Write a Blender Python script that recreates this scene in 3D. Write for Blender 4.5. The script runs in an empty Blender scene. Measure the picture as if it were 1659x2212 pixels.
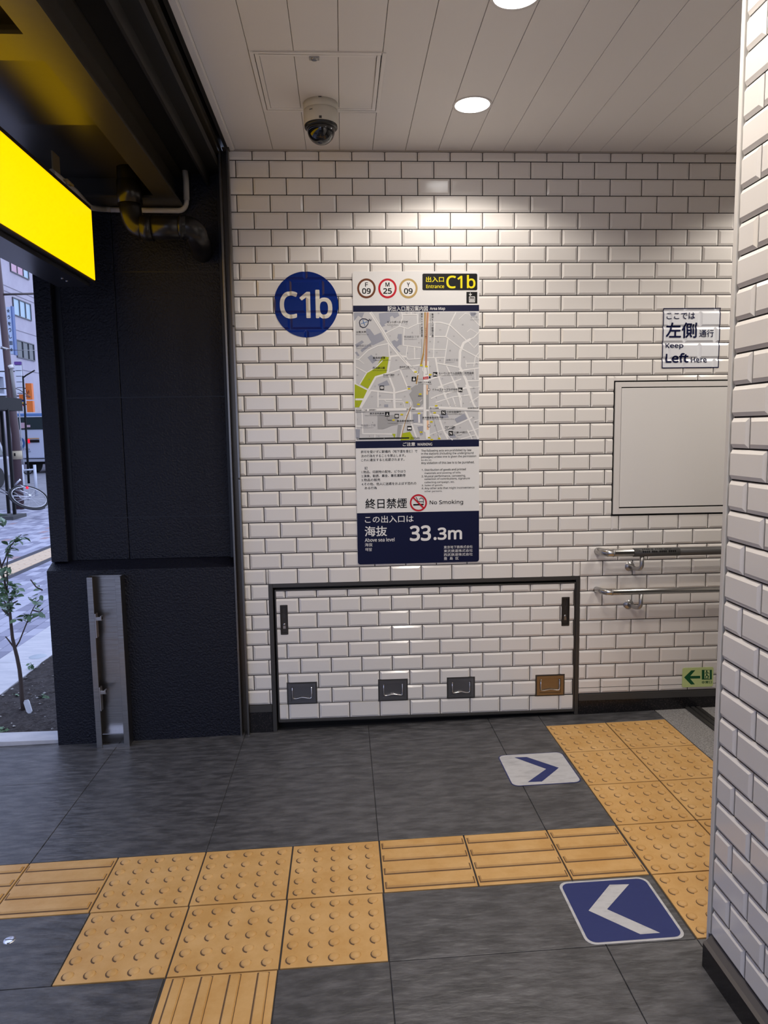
import bpy, bmesh, math, random
from mathutils import Vector, Matrix
random.seed(7)
S = bpy.context.scene
COL = S.collection

# ------------------------------------------------------------------ camera
F, CX, CY = 1559.19, 829.5, 1106.0
YAW, PITCH, ROLL = 0.0549984, -0.1126489, -0.0146979
CAM = Vector((0.45829, -3.44435, 1.47014))
FW = Vector((math.sin(YAW)*math.cos(PITCH), math.cos(YAW)*math.cos(PITCH), math.sin(PITCH)))
_rt = Vector((math.cos(YAW), -math.sin(YAW), 0)); _up = _rt.cross(FW)
RT = _rt*math.cos(ROLL) + _up*math.sin(ROLL)
UP = -_rt*math.sin(ROLL) + _up*math.cos(ROLL)
cd = bpy.data.cameras.new('camera'); cam = bpy.data.objects.new('camera', cd); COL.objects.link(cam)
cam.matrix_world = Matrix(((RT.x, UP.x, -FW.x, CAM.x), (RT.y, UP.y, -FW.y, CAM.y), (RT.z, UP.z, -FW.z, CAM.z), (0, 0, 0, 1)))
cd.sensor_fit = 'HORIZONTAL'; cd.sensor_width = 36.0; cd.lens = F*36.0/1659.0
cd.clip_start = 0.02; cd.clip_end = 400
S.camera = cam

# ------------------------------------------------------------------ sky, exposure
W = bpy.data.worlds.new('sky'); S.world = W; W.use_nodes = True
bg = W.node_tree.nodes['Background']; bg.inputs[0].default_value = (0.60, 0.70, 1.0, 1); bg.inputs[1].default_value = 1.6
S.view_settings.view_transform = 'Standard'; S.view_settings.look = 'None'
S.view_settings.gamma = 1; S.view_settings.use_curve_mapping = False; S.view_settings.exposure = 0.30
LAMP_W = 25.0
LAMPS = [(0.993, -0.472), (0.994, -1.192), (0.994, -1.912), (0.994, -2.632), (0.994, -3.352), (0.994, -4.072), (2.75, -0.472), (2.75, -1.192)]

# ------------------------------------------------------------------ measuring helpers: photo pixel -> point on a real plane
def ray(px, py): return FW + RT*((px-CX)/F) - UP*((py-CY)/F)
def at(px, py, y):                      # on the vertical plane at depth y
    d = ray(px, py); return CAM + d*((y-CAM.y)/d.y)
def wp(px, py, y=0.0):
    p = at(px, py, y); return p.x, p.z
def onz(px, py, z):
    d = ray(px, py); return CAM + d*((z-CAM.z)/d.z)
SX, SY = 0.02, -0.0147                  # the paving falls gently towards the street
def fz(x, y):
    return SX*x + SY*y
def fp(px, py):
    d = ray(px, py); n = Vector((-SX, -SY, 1)); p = CAM - d*(n.dot(CAM)/n.dot(d)); return p.x, p.y

# ------------------------------------------------------------------ object helpers
def tag(o, label=None, cat=None, group=None, kind=None):
    if label: o['label'] = label
    if cat: o['category'] = cat
    if group: o['group'] = group
    if kind: o['kind'] = kind
    return o
def empty(name, loc, label=None, cat=None, group=None):
    o = bpy.data.objects.new(name, None); COL.objects.link(o); o.location = loc; o.empty_display_size = .05
    return tag(o, label, cat, group)
def link(name, me, mats, parent=None, loc=(0, 0, 0), rot=(0, 0, 0)):
    o = bpy.data.objects.new(name, me)
    if mats:
        if not isinstance(mats, (list, tuple)): mats = [mats]
        if not me.materials:
            for m in mats: me.materials.append(m)
    COL.objects.link(o)
    o.location = loc; o.rotation_euler = rot
    if parent is not None:
        o.parent = parent
        if parent.type == 'EMPTY' or any(abs(c) > 1e-9 for c in parent.location):
            pass
    return o
class MB:
    """collects polygons in world coordinates and links them as one mesh object"""
    def __init__(s): s.v = []; s.f = []; s.m = []; s.sm = []
    def face(s, pts, m=0, smooth=False):
        n = len(s.v); s.v += [tuple(p) for p in pts]; s.f.append(tuple(range(n, n+len(pts)))); s.m.append(m); s.sm.append(smooth); return s
    def box(s, x0, x1, y0, y1, z0, z1, m=0):
        n = len(s.v)
        s.v += [(x0,y0,z0),(x1,y0,z0),(x1,y1,z0),(x0,y1,z0),(x0,y0,z1),(x1,y0,z1),(x1,y1,z1),(x0,y1,z1)]
        for f in ((0,3,2,1),(4,5,6,7),(0,1,5,4),(1,2,6,5),(2,3,7,6),(3,0,4,7)):
            s.f.append(tuple(n+i for i in f)); s.m.append(m); s.sm.append(False)
        return s
    def hexa(s, a, b, m=0):             # prism between two equal loops (a: one end, b: other end)
        n = len(s.v); k = len(a); s.v += [tuple(p) for p in a]+[tuple(p) for p in b]
        s.f.append(tuple(range(n+k-1, n-1, -1))); s.f.append(tuple(range(n+k, n+2*k))); s.m += [m, m]; s.sm += [False]*2
        for i in range(k):
            j = (i+1) % k; s.f.append((n+i, n+j, n+k+j, n+k+i)); s.m.append(m); s.sm.append(False)
        return s
    def tube(s, pts, r, m=0, seg=14, caps=True):
        pts = [Vector(p) for p in pts]; rs = r if isinstance(r, (list, tuple)) else [r]*len(pts)
        n = len(s.v); prev = None; rings = []
        for i, p in enumerate(pts):
            if i == 0: t = pts[1]-p
            elif i == len(pts)-1: t = p-pts[i-1]
            else: t = (pts[i+1]-p).normalized()+(p-pts[i-1]).normalized()
            t.normalize()
            if prev is None:
                a = Vector((0, 0, 1)) if abs(t.z) < .9 else Vector((1, 0, 0)); u = t.cross(a).normalized()
            else: u = (prev - t*prev.dot(t)).normalized()
            prev = u; w = t.cross(u)
            for k in range(seg):
                a = 2*math.pi*k/seg; s.v.append(tuple(p+(u*math.cos(a)+w*math.sin(a))*rs[i]))
        for i in range(len(pts)-1):
            for k in range(seg):
                a = n+i*seg+k; b = n+i*seg+(k+1) % seg
                s.f.append((a, b, b+seg, a+seg)); s.m.append(m); s.sm.append(True)
        if caps:
            s.f.append(tuple(n+k for k in range(seg))[::-1]); s.f.append(tuple(n+(len(pts)-1)*seg+k for k in range(seg))); s.m += [m, m]; s.sm += [False, False]
        return s
    def lathe(s, prof, c, axis='z', m=0, seg=32, smooth=True):
        n = len(s.v); c = Vector(c)
        for (r, h) in prof:
            for k in range(seg):
                a = 2*math.pi*k/seg; x, y = r*math.cos(a), r*math.sin(a)
                d = {'z': (x, y, h), 'y': (x, h, y), 'x': (h, x, y)}[axis]
                s.v.append(tuple(c+Vector(d)))
        for i in range(len(prof)-1):
            for k in range(seg):
                a = n+i*seg+k; b = n+i*seg+(k+1) % seg; s.f.append((a, b, b+seg, a+seg)); s.m.append(m); s.sm.append(smooth)
        return s
    def mesh(s, name):
        me = bpy.data.meshes.new(name); me.from_pydata(s.v, [], s.f)
        me.polygons.foreach_set('material_index', s.m); me.polygons.foreach_set('use_smooth', s.sm)
        bm = bmesh.new(); bm.from_mesh(me); bmesh.ops.remove_doubles(bm, verts=bm.verts, dist=1e-6); bmesh.ops.recalc_face_normals(bm, faces=bm.faces); bm.to_mesh(me); bm.free()
        me.update(); return me
    def build(s, name, mats, parent=None, bevel=0):
        me = s.mesh(name); 
        o = link(name, me, mats)
        if parent is not None:
            o.parent = parent; o.matrix_parent_inverse = Matrix.Translation(-Vector(parent.location))
        if bevel:
            b = o.modifiers.new('bevel', 'BEVEL'); b.width = bevel; b.segments = 2; b.limit_method = 'ANGLE'; b.angle_limit = 0.6
        return o
def put(o, parent):
    o.parent = parent; o.matrix_parent_inverse = Matrix.Translation(-Vector(parent.location)); return o

# ------------------------------------------------------------------ materials
MATS = {}
def mat(name, col, rough=.5, metal=0, noise=None, bump=None, spec=.5, emit=None, coat=0, alpha=None, trans=0, aniso=None):
    if name in MATS: return MATS[name]
    m = bpy.data.materials.new(name); m.use_nodes = True; nt = m.node_tree; b = nt.nodes['Principled BSDF']
    b.inputs['Base Color'].default_value = (*col, 1); b.inputs['Roughness'].default_value = rough; b.inputs['Metallic'].default_value = metal
    b.inputs['Specular IOR Level'].default_value = spec
    if coat: b.inputs['Coat Weight'].default_value = coat; b.inputs['Coat Roughness'].default_value = .08
    if trans: b.inputs['Transmission Weight'].default_value = trans
    tc = nt.nodes.new('ShaderNodeTexCoord')
    if noise:                            # (scale, col2, amount, detail[, stretch xyz])
        sc, c2, lo, hi = noise[:4]
        mp = nt.nodes.new('ShaderNodeMapping'); mp.inputs['Scale'].default_value = noise[4] if len(noise) > 4 else (1, 1, 1)
        if len(noise) > 5: mp.inputs['Rotation'].default_value = noise[5]
        nz = nt.nodes.new('ShaderNodeTexNoise'); nz.inputs['Scale'].default_value = sc; nz.inputs['Detail'].default_value = 6; nz.inputs['Roughness'].default_value = .65
        cr = nt.nodes.new('ShaderNodeValToRGB'); cr.color_ramp.elements[0].position = lo; cr.color_ramp.elements[1].position = hi
        cr.color_ramp.elements[0].color = (*col, 1); cr.color_ramp.elements[1].color = (*c2, 1)
        nt.links.new(tc.outputs['Object'], mp.inputs[0]); nt.links.new(mp.outputs[0], nz.inputs[0]); nt.links.new(nz.outputs[0], cr.inputs[0]); nt.links.new(cr.outputs[0], b.inputs['Base Color'])
    if bump:                             # (scale, strength, distance[, stretch[, rot]])
        mp = nt.nodes.new('ShaderNodeMapping'); mp.inputs['Scale'].default_value = bump[3] if len(bump) > 3 else (1, 1, 1)
        if len(bump) > 4: mp.inputs['Rotation'].default_value = bump[4]
        nz = nt.nodes.new('ShaderNodeTexNoise'); nz.inputs['Scale'].default_value = bump[0]; nz.inputs['Detail'].default_value = 5
        bp = nt.nodes.new('ShaderNodeBump'); bp.inputs['Strength'].default_value = bump[1]; bp.inputs['Distance'].default_value = bump[2]
        nt.links.new(tc.outputs['Object'], mp.inputs[0]); nt.links.new(mp.outputs[0], nz.inputs[0]); nt.links.new(nz.outputs[0], bp.inputs['Height']); nt.links.new(bp.outputs[0], b.inputs['Normal'])
    if emit:
        b.inputs['Emission Color'].default_value = (*emit[0], 1); b.inputs['Emission Strength'].default_value = emit[1]
    MATS[name] = m; return m
def rgb(r, g, b):
    f = lambda c: (c/255/12.92 if c <= 10 else ((c/255+.055)/1.055)**2.4)
    return (f(r), f(g), f(b))
TILE = mat('glazed_tile', (.84, .805, .77), .13, bump=(14, .12, .004), coat=.0)
GROUT = mat('dark_grout', (.028, .024, .026), .85)
STEEL = mat('satin_steel', (.42, .41, .41), .32, 1, bump=(6, .15, .002, (1, 1, 40)))
STEELD = mat('dark_steel', (.07, .068, .068), .38, .55)
BLACKGAP = mat('black_gap', (.006, .006, .006), .9)
CEIL = mat('ceiling_metal', (.82, .79, .76), .5, bump=(600, .08, .0005))
CEILT = mat('ceiling_trim_white', (.86, .83, .80), .42)
GRANITE = mat('black_granite', (.010, .010, .012), .22, noise=(160, (.07, .055, .055), .52, .78), spec=.35)
NAVY = mat('navy_stucco', (.0042, .0050, .0125), .46, bump=(110, .9, .006), spec=.38)
NAVYS = mat('navy_smooth', (.0045, .0052, .012), .42, spec=.4)
BLACKP = mat('black_gloss_paint', (.045, .038, .028), .33, spec=.6, bump=(30, .1, .002))
PVC = mat('black_pvc', (.012, .011, .012), .28)
CONDUIT = mat('grey_conduit', (.50, .47, .42), .45)
WHITEP = mat('white_paint', (.74, .71, .69), .35)
OFFW = mat('corner_trim_white', (.70, .67, .63), .45)

# ------------------------------------------------------------------ tile mesh builder
JT, BV, BH = .0020, .0095, .0050
def tile_mesh(x0, x1, z0, z1, bev=(1, 1, 1, 1), name='wall_tile'):
    """beveled tile; local x right, z up, face towards -y; bev = left,right,bottom,top"""
    a, b, c, d = x0+JT*bev[0], x1-JT*bev[1], z0+JT*bev[2], z1-JT*bev[3]
    A, B, Cc, D = a+BV*bev[0], b-BV*bev[1], c+BV*bev[2], d-BV*bev[3]
    if B-A < .004: A = a; B = b
    if D-Cc < .004: Cc = c; D = d
    v = [(a,.004,c),(b,.004,c),(b,.004,d),(a,.004,d),(a,0,c),(b,0,c),(b,0,d),(a,0,d),(A,-BH,Cc),(B,-BH,Cc),(B,-BH,D),(A,-BH,D)]
    f = [(0,1,5,4),(1,2,6,5),(2,3,7,6),(3,0,4,7),(4,5,9,8),(5,6,10,9),(6,7,11,10),(7,4,8,11),(8,9,10,11)]
    me = bpy.data.meshes.new(name); me.from_pydata(v, [], f); me.materials.append(TILE); me.update(); return me
def clip_rects(cells, holes, sliver=.006, rows=False):
    """cut cell rects (x0,x1,z0,z1,flags) by rectangular holes: pieces beside / above / below the hole"""
    out = []
    for (x0, x1, z0, z1, fl_) in cells:
        parts = [(x0, x1, z0, z1, list(fl_))]
        for (hx0, hx1, hz0, hz1) in holes:
            nxt = []
            for (a, b, c, d, f) in parts:
                if b <= hx0 or a >= hx1 or d <= hz0 or c >= hz1: nxt.append((a, b, c, d, f)); continue
                if rows:
                    if d > hz1: g = f[:]; g[2] = 0; nxt.append((a, b, hz1, d, g)); 
                    if c < hz0: g = f[:]; g[3] = 0; nxt.append((a, b, c, hz0, g))
                    q0, q1 = max(c, hz0), min(d, hz1); fz_ = [f[0], f[1], f[2] if c >= hz0 else 0, f[3] if d <= hz1 else 0]
                    if a < hx0: g = fz_[:]; g[1] = 0; nxt.append((a, hx0, q0, q1, g))
                    if b > hx1: g = fz_[:]; g[0] = 0; nxt.append((hx1, b, q0, q1, g))
                    continue
                if a < hx0: g = f[:]; g[1] = 0; nxt.append((a, hx0, c, d, g))
                if b > hx1: g = f[:]; g[0] = 0; nxt.append((hx1, b, c, d, g))
                m0, m1 = max(a, hx0), min(b, hx1)
                if c < hz0: g = f[:]; g[3] = 0; nxt.append((m0, m1, c, hz0, g))
                if d > hz1: g = f[:]; g[2] = 0; nxt.append((m0, m1, hz1, d, g))
            parts = nxt
        out += [p for p in parts if p[1]-p[0] > sliver and p[3]-p[2] > .006]
    return out
def lay_tiles(parent, cells, place, limit, near, name='wall_tile'):
    """first `limit` cells by `near` are tile objects, the rest one stuff mesh; place(x,z)->(loc, rotz)"""
    cells = sorted(cells, key=lambda c: near((c[0]+c[1])/2, (c[2]+c[3])/2))
    cache = {}; rest = MB()
    for i, (x0, x1, z0, z1, f) in enumerate(cells):
        cx, cz = (x0+x1)/2, (z0+z1)/2; w, h = (x1-x0)/2, (z1-z0)/2
        loc, rz = place(cx, cz)
        jit = (random.gauss(0, .0016), random.gauss(0, .0006), rz+random.gauss(0, .0016))
        if i < limit:
            k = (round(w, 4), round(h, 4), tuple(f))
            if k not in cache: cache[k] = tile_mesh(-w, w, -h, h, f, name)
            o = bpy.data.objects.new(name, cache[k]); COL.objects.link(o); o.location = loc; o.rotation_euler = jit; o.parent = parent
        else:
            me = tile_mesh(-w, w, -h, h, f); M = Matrix.Translation(loc) @ Matrix.Rotation(jit[2], 4, 'Z') @ Matrix.Rotation(jit[0], 4, 'X')
            n = len(rest.v)
            rest.v += [tuple(M @ v.co) for v in me.vertices]
            for p in me.polygons: rest.f.append(tuple(n+q for q in p.vertices)); rest.m.append(0); rest.sm.append(False)
            bpy.data.meshes.remove(me)
    if rest.f:
        me = bpy.data.meshes.new('wall_tiles'); me.from_pydata(rest.v, [], rest.f); me.update()
        o = link('wall_tiles', me, TILE); o.parent = parent; o['kind'] = 'stuff'

# ================================================================== STRUCTURE
HATCH = (.084, 1.613, -.05, .744); PANEL = (1.7605, 2.52, 1.036, 1.6905); BOARD = (.517, 1.110, .826, 2.203)
XL, XR, CZ = -.026, 3.9, 2.735
g = MB()
g.box(XL, HATCH[0], .0018, .2, -.1, CZ); g.box(HATCH[1], XR, .0018, .2, -.1, CZ); g.box(HATCH[0], HATCH[1], .0018, .2, HATCH[3], CZ)
g.box(HATCH[0], HATCH[1], .15, .2, -.1, HATCH[3])
wall_back = tag(g.build('wall_back', GROUT), 'white subway tiled rear wall with dark joints', kind='structure')
cells = []
ZT = 2.69
for r in range(-1, 34):
    z1, z0 = ZT-.075*r, ZT-.075*(r+1)
    if r == -1: z1 = 2.727
    off = 0 if r % 2 == 0 else .075
    x = off-.15
    while x < 3.2:
        a, b = max(x, XL), min(x+.15, 3.2)
        if b-a > .008:
            fl_ = [0 if a > x+1e-6 else 1, 1, 1, 0 if r == -1 else 1]
            if r == 33: fl_[2] = 1
            cells.append((a, b, z0, z1, fl_))
        x += .15
# the low cut course on the right hand part
out = []
for c in cells:
    if abs(c[2]-(ZT-.075*34)) < 1e-4 and c[0] > 1.5:
        zc = c[2]+.031
        out.append((c[0], c[1], zc+.0018, c[3], [c[4][0], c[4][1], 0, 1])); out.append((c[0], c[1], c[2], zc-.0018, [c[4][0], c[4][1], 1, 0]))
    else: out.append(c)
hidden = [c for c in out if BOARD[0]+.02 < c[0] and c[1] < BOARD[1]-.02 and BOARD[2]+.02 < c[2] and c[3] < BOARD[3]-.02]
out = [c for c in out if c not in hidden]
out = clip_rects(out, [HATCH, PANEL])
vis = [c for c in out if c[0] < 2.40]; off_ = [c for c in out if c[0] >= 2.40]
lay_tiles(wall_back, vis, lambda x, z: ((x, 0, z), 0), 300, lambda x, z: (x-.7)**2*.6+(z-1.1)**2)
lay_tiles(wall_back, off_, lambda x, z: ((x, 0, z), 0), 0, lambda x, z: x)
# surface height of the tiled wall, for films stuck on it
def tile_y(x, z):
    r = math.floor((ZT-z)/.075); off = 0 if r % 2 == 0 else .075
    u = (x-off) % .15; v = (ZT-z) % .075
    d = min(min(u, .15-u), min(v, .075-v))-JT
    return -BH*max(0, min(1, d/BV))
def drape(bm, lift):
    xs, zs = set(), set()
    bx = [v.co.x for v in bm.verts]; bz = [v.co.z for v in bm.verts]
    for k in range(-2, 40):
        for o in (-JT-BV, -JT-BV/2, -JT, JT, JT+BV/2, JT+BV): xs.add(.075*k+o); zs.add(ZT-.075*k+o)
    for x in sorted(xs):
        if min(bx) < x < max(bx): bmesh.ops.bisect_plane(bm, geom=bm.verts[:]+bm.edges[:]+bm.faces[:], plane_co=(x, 0, 0), plane_no=(1, 0, 0), dist=1e-6)
    for z in sorted(zs):
        if min(bz) < z < max(bz): bmesh.ops.bisect_plane(bm, geom=bm.verts[:]+bm.edges[:]+bm.faces[:], plane_co=(0, 0, z), plane_no=(0, 0, 1), dist=1e-6)
    for v in bm.verts: v.co.y = tile_y(v.co.x, v.co.z)-lift
# pillar on the right
PX, PY = 1.399, -1.742
g = MB(); g.box(PX+.0018, PX+.5, -7, PY, -.1, CZ)
wall_right = tag(g.build('wall_right', GROUT), 'near tiled wall on the right, cut off by the frame', kind='structure')
g = MB(); g.box(PX+.001, PX+.5, PY+.026, PY+.036, -.1, CZ); g.build('end_panel', WHITEP, wall_right)
cells = []
for s in range(0, 35):
    z0, z1 = .139+.075*s, min(.139+.075*(s+1), CZ)
    if z1-z0 < .01: continue
    j = [.147, .297] if s % 2 == 0 else [.072, .222]
    while j[-1] < 1.2: j.append(j[-1]+.15)
    x = 0
    for k, q in enumerate(j):
        cells.append((x, q, z0, z1, [0 if k == 0 else 1, 1, 1, 1])); x = q
lay_tiles(wall_right, cells, lambda x, z: ((PX, PY-x, z), -math.pi/2), 210, lambda x, z: x)
tr = MB(); tr.box(PX-.004, PX+.01, PY+.012, PY+.026, .139, CZ); 
trim_1 = tag(tr.build('trim_1', OFFW, None, .0015), 'white corner bead on the near pillar edge', kind='structure')
# ceiling
g = MB(); g.box(-.02, XR, -7, 0, CZ+.006, CZ+.1)
ceiling = tag(g.build('ceiling', mat('ceiling_void', (.05, .048, .045), .8)), 'white metal strip ceiling', kind='structure')
def plank(x0, x1, y0, y1, parent, name='ceiling_panel', z=CZ):
    g = MB(); a, b = x0+.0009, x1-.0009
    g.hexa([(a, y0, z+.005), (a, y0, z+.0012), (a+.0012, y0, z), (b-.0012, y0, z), (b, y0, z+.0012), (b, y0, z+.005)],
           [(a, y1, z+.005), (a, y1, z+.0012), (a+.0012, y1, z), (b-.0012, y1, z), (b, y1, z+.0012), (b, y1, z+.005)])
    return g.build(name, CEIL, parent)
HX = (.171, .631, -.860, -.403)
x = .0196-.15+.13
edges = [.001, .0196]+[.0196+.15*k for k in range(1, 26)]
for a, b in zip(edges[:-1], edges[1:]):
    if b-a < .03: a0 = a; continue
    if a == .0196: a = .001
    a_, b_ = (a, b)
    if 14 <= round((a-.0196)/.15) <= 15 or round((a-.0196)/.15) == 13: b_ = b-.002
    if a > .16 and b < .64:
        plank(a_, b_, -7, HX[2], ceiling); plank(a_, b_, HX[3], -.006, ceiling)
    else: plank(a_, b_, -7, -.006, ceiling)
g = MB(); g.box(-.02, XR, -.0075, .004, 2.7285, CZ+.003); 
tag(g.build('trim_2', mat('ceiling_edge_trim', (.42, .385, .345), .5)), 'thin beige ceiling edge strip', kind='structure')
g = MB(); g.box(-.026, -.004, -7, -.002, CZ-.006, CZ+.05); g.box(-.004, .001, -7, -.002, CZ-.002, CZ+.05)
tag(g.build('trim_3', CEILT), 'white edge trim between ceiling and shutter slot', kind='structure')
# far side walls that close the hall
g = MB(); g.box(XR, XR+.1, -7, 0, -.1, CZ); tag(g.build('wall_end', mat('plain_wall', (.62, .6, .57), .6)), 'plain wall closing the passage on the right', kind='structure')
g = MB(); g.box(.6, XR, -7.1, -7, -.1, CZ); tag(g.build('wall_front', mat('plain_wall', (.62, .6, .57), .6)), 'plain wall behind the viewer', kind='structure')
# skirtings
def skirt(name, x0, x1, label):
    g = MB(); g.box(x0, x1, -.004, .004, -.06, .104, 0); o = g.build(name, GRANITE); tag(o, label, kind='structure')
    g = MB(); g.box(x0, x1, -.007, .004, .1045, .1385); g.build('top_strip', mat('skirting_strip', (.055, .053, .052), .45), o, .001)
    return o
skirt('baseboard_back', HATCH[1]+.001, 3.2, 'black granite skirting under the tiles right of the hatch')
skirt('baseboard_left', XL, HATCH[0]-.001, 'short black granite skirting left of the hatch')
bx = MB(); 
def zf(x, y): return fz(x, y)
bx.hexa([(1.376, PY+.01, -.1), (1.376, -7, -.1), (1.43, -7, -.1), (1.43, PY+.01, -.1)], [(1.376, PY+.01, .118), (1.376, -7, .118), (1.399, -7, .118), (1.399, PY+.01, .118)])
baseboard_right = tag(bx.build('baseboard_right', GRANITE, None, .002), 'black granite skirting of the near wall', kind='structure')
g = MB(); g.hexa([(1.376, PY+.01, .1185), (1.399, PY+.01, .1185), (1.399, PY+.01, .138), (1.385, PY+.01, .1235)], [(1.376, -7, .1185), (1.399, -7, .1185), (1.399, -7, .138), (1.385, -7, .1235)])
g.build('top_strip', mat('skirting_strip2', (.10, .09, .085), .35), baseboard_right)

# ------------------------------------------------------------------ floor
STONE = mat('slate_stone', (.050, .050, .054), .40, noise=(11, (.140, .138, .146), .40, .74, (1, 3.2, 1), (0, 0, .55)), bump=(16, .8, .007, (1.0, 3.2, 1), (0, 0, .55)), spec=.6)
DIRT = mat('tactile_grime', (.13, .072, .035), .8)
TACT = mat('tactile_yellow', (.60, .335, .105), .5, noise=(9, (.70, .43, .17), .38, .68), bump=(90, .35, .0015))
LGRAN = mat('grey_granite', (.16, .155, .155), .5, noise=(220, (.42, .41, .41), .42, .62))
g = MB()
def fquad(g, x0, x1, y0, y1, z, m=0): g.face([(x0, y0, fz(x0, y0)+z), (x1, y0, fz(x1, y0)+z), (x1, y1, fz(x1, y1)+z), (x0, y1, fz(x0, y1)+z)], m)
g.hexa([(-1.3, -7, fz(-1.3, -7)-.06), (XR, -7, fz(XR, -7)-.06), (XR, .1, fz(XR, .1)-.06), (-1.3, .1, fz(-1.3, .1)-.06)],
       [(-1.3, -7, fz(-1.3, -7)-.0045), (XR, -7, fz(XR, -7)-.0045), (XR, .1, fz(XR, .1)-.0045), (-1.3, .1, fz(-1.3, .1)-.0045)])
floor = tag(g.build('floor', mat('floor_joint', (.045, .045, .05), .8)), 'dark slate floor with yellow tactile paving', kind='structure')
def slab(x0, x1, y0, y1, name, m, parent=None, gap=.0012, h=0.0):
    a, b, c, d = x0+gap, x1-gap, y0+gap, y1-gap
    g = MB(); e = .0012; h0, h1 = -.0045, h-.0008
    lo = [(a,c),(b,c),(b,d),(a,d)]; hi = [(a+e,c+e),(b-e,c+e),(b-e,d-e),(a+e,d-e)]
    n = 0; g.v = [(p[0], p[1], fz(*p)+h0) for p in lo]+[(p[0], p[1], fz(*p)+h1) for p in lo]+[(p[0], p[1], fz(*p)+h) for p in hi]
    for k in range(4):
        j = (k+1) % 4; g.f.append((k, j, 4+j, 4+k)); g.f.append((4+k, 4+j, 8+j, 8+k))
    g.f.append((8, 9, 10, 11)); g.m = [0]*9; g.sm = [False]*9
    return g.build(name, m, parent or floor)
TX = [1.1555-.3*k for k in range(0, 9)][::-1]      # ... .2555 .5555 .8555 1.1555
def dome_tile(x0, x1, y0, y1, cut=None):
    o = slab(x0, x1, y0, y1, 'tactile_tile', TACT, gap=.0028, h=.0008)
    g = MB(); dg = MB(); cx, cy = (x0+x1)/2, (y0+y1)/2; sx, sy = .0585, .0585
    for i in range(-2, 3):
        for j in range(-2, 3):
            x, y = cx+i*sx, cy+j*sy
            if cut and not (cut[0]+.012 < x < cut[1]-.012 and cut[2]+.012 < y < cut[3]-.012): continue
            z = fz(x, y)+.0006
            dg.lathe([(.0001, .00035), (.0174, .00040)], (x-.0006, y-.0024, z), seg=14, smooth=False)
            g.lathe([(.0150, 0), (.0142, .0017), (.0112, .0038), (.0060, .0050), (.0001, .0053)], (x, y, z), seg=14)
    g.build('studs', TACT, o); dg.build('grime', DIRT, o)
    return o
def bar_tile(x0, x1, y0, y1, along='x', bx0=None, bx1=None):
    o = slab(x0, x1, y0, y1, 'tactile_tile', TACT, gap=.0028, h=.0008)
    bx0 = x0 if bx0 is None else bx0; bx1 = x1 if bx1 is None else bx1
    dg = MB()
    for k in range(4):
        g = MB(); t = (k+.5)/4
        if along == 'x':
            c = y0+(y1-y0)*t; a, b = bx0+.010, bx1-.010
            gr = .0052; P = lambda s, w, h: (s, c+w, fz(s, c+w)+h)
        else:
            c = x0+(x1-x0)*t; a, b = y0+.010, y1-.010
            gr = .0022; P = lambda s, w, h: (c+w, s, fz(c+w, s)+h)
        w, w2, h = .0140, .0110, .0060
        lo = [P(a, -w, .0006), P(b, -w, .0006), P(b, w, .0006), P(a, w, .0006)]; hi = [P(a+.004, -w2, h), P(b-.004, -w2, h), P(b-.004, w2, h), P(a+.004, w2, h)]
        n = len(g.v); g.v = lo+hi; g.f = [(0,1,5,4),(1,2,6,5),(2,3,7,6),(3,0,4,7),(4,5,6,7)]; g.m = [0]*5; g.sm = [False]*5
        g.build('bar', TACT, o)
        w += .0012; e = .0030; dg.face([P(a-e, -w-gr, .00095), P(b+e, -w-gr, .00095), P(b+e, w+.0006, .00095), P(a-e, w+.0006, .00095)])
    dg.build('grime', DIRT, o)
    return o
A0, A1, A2, A3 = -1.036, -1.334, -1.634, -1.934
xs = [-.9545, -.652, -.351, -.049, .253, .556, .857, 1.1565]
for a, b in ((0, 1), (1, 2)): bar_tile(xs[a], xs[b], A1, A0)
bar_tile(-1.2565, xs[0], A1, A0)
for a in (2, 3, 4): dome_tile(xs[a], xs[a+1], A1, A0)
for a in (5, 6): bar_tile(xs[a], xs[a+1], A1, A0)
bar_tile(1.1565, 1.409, A1, A0, bx0=1.1565, bx1=1.409)
for a in (2, 3, 4): dome_tile(xs[a]+(.005 if a == 2 else .003), xs[a+1]+(.003 if a < 4 else -.002), A2, A1)
for k in range(4): bar_tile(-.046, .254, A3-.3*k, A2-.3*k, 'y')
by = [-.122, -.425, -.731, A0, A1, A2]
for k in range(5):
    dome_tile(1.412, 1.709, by[k+1], by[k]); dome_tile(1.709, 2.006, by[k+1], by[k])
cuts = [(-1.25, 1.409, A1, A0), (-.346, .554, A2, A1), (-.046, .254, -2.834, A2), (1.412, 2.006, A2, by[0]), (2.008, 4, -7, .1)]
gx = [-1.245, -.651, -.050, .5545, 1.1555, 1.412, 2.007]; gy = [-.424, A0, A2, -2.235, -2.835, -3.435, -4.035, -4.635]
cl = []
ally = [.02]+gy
for i in range(len(ally)-1):
    for j in range(len(gx)-1):
        cl.append((gx[j], gx[j+1], ally[i+1], ally[i], [1, 1, 1, 1]))
for (x0, x1, y0, y1, f) in clip_rects(cl, cuts):
    if x1-x0 > .02 and y1-y0 > .02: slab(x0, x1, y0, y1, 'stone_tile', STONE)
for y0, y1 in ((-.55, .02), (-1.15, -.55), (-1.75, -1.15)): slab(2.008, 3.0, y0, y1, 'granite_slab', LGRAN)
g = MB()
for k in range(3): g.box(2.165+.028*k, 2.183+.028*k, -.42, -.006, .045, .054)
nos = g.build('edge_strip', STEELD, floor)

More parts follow.
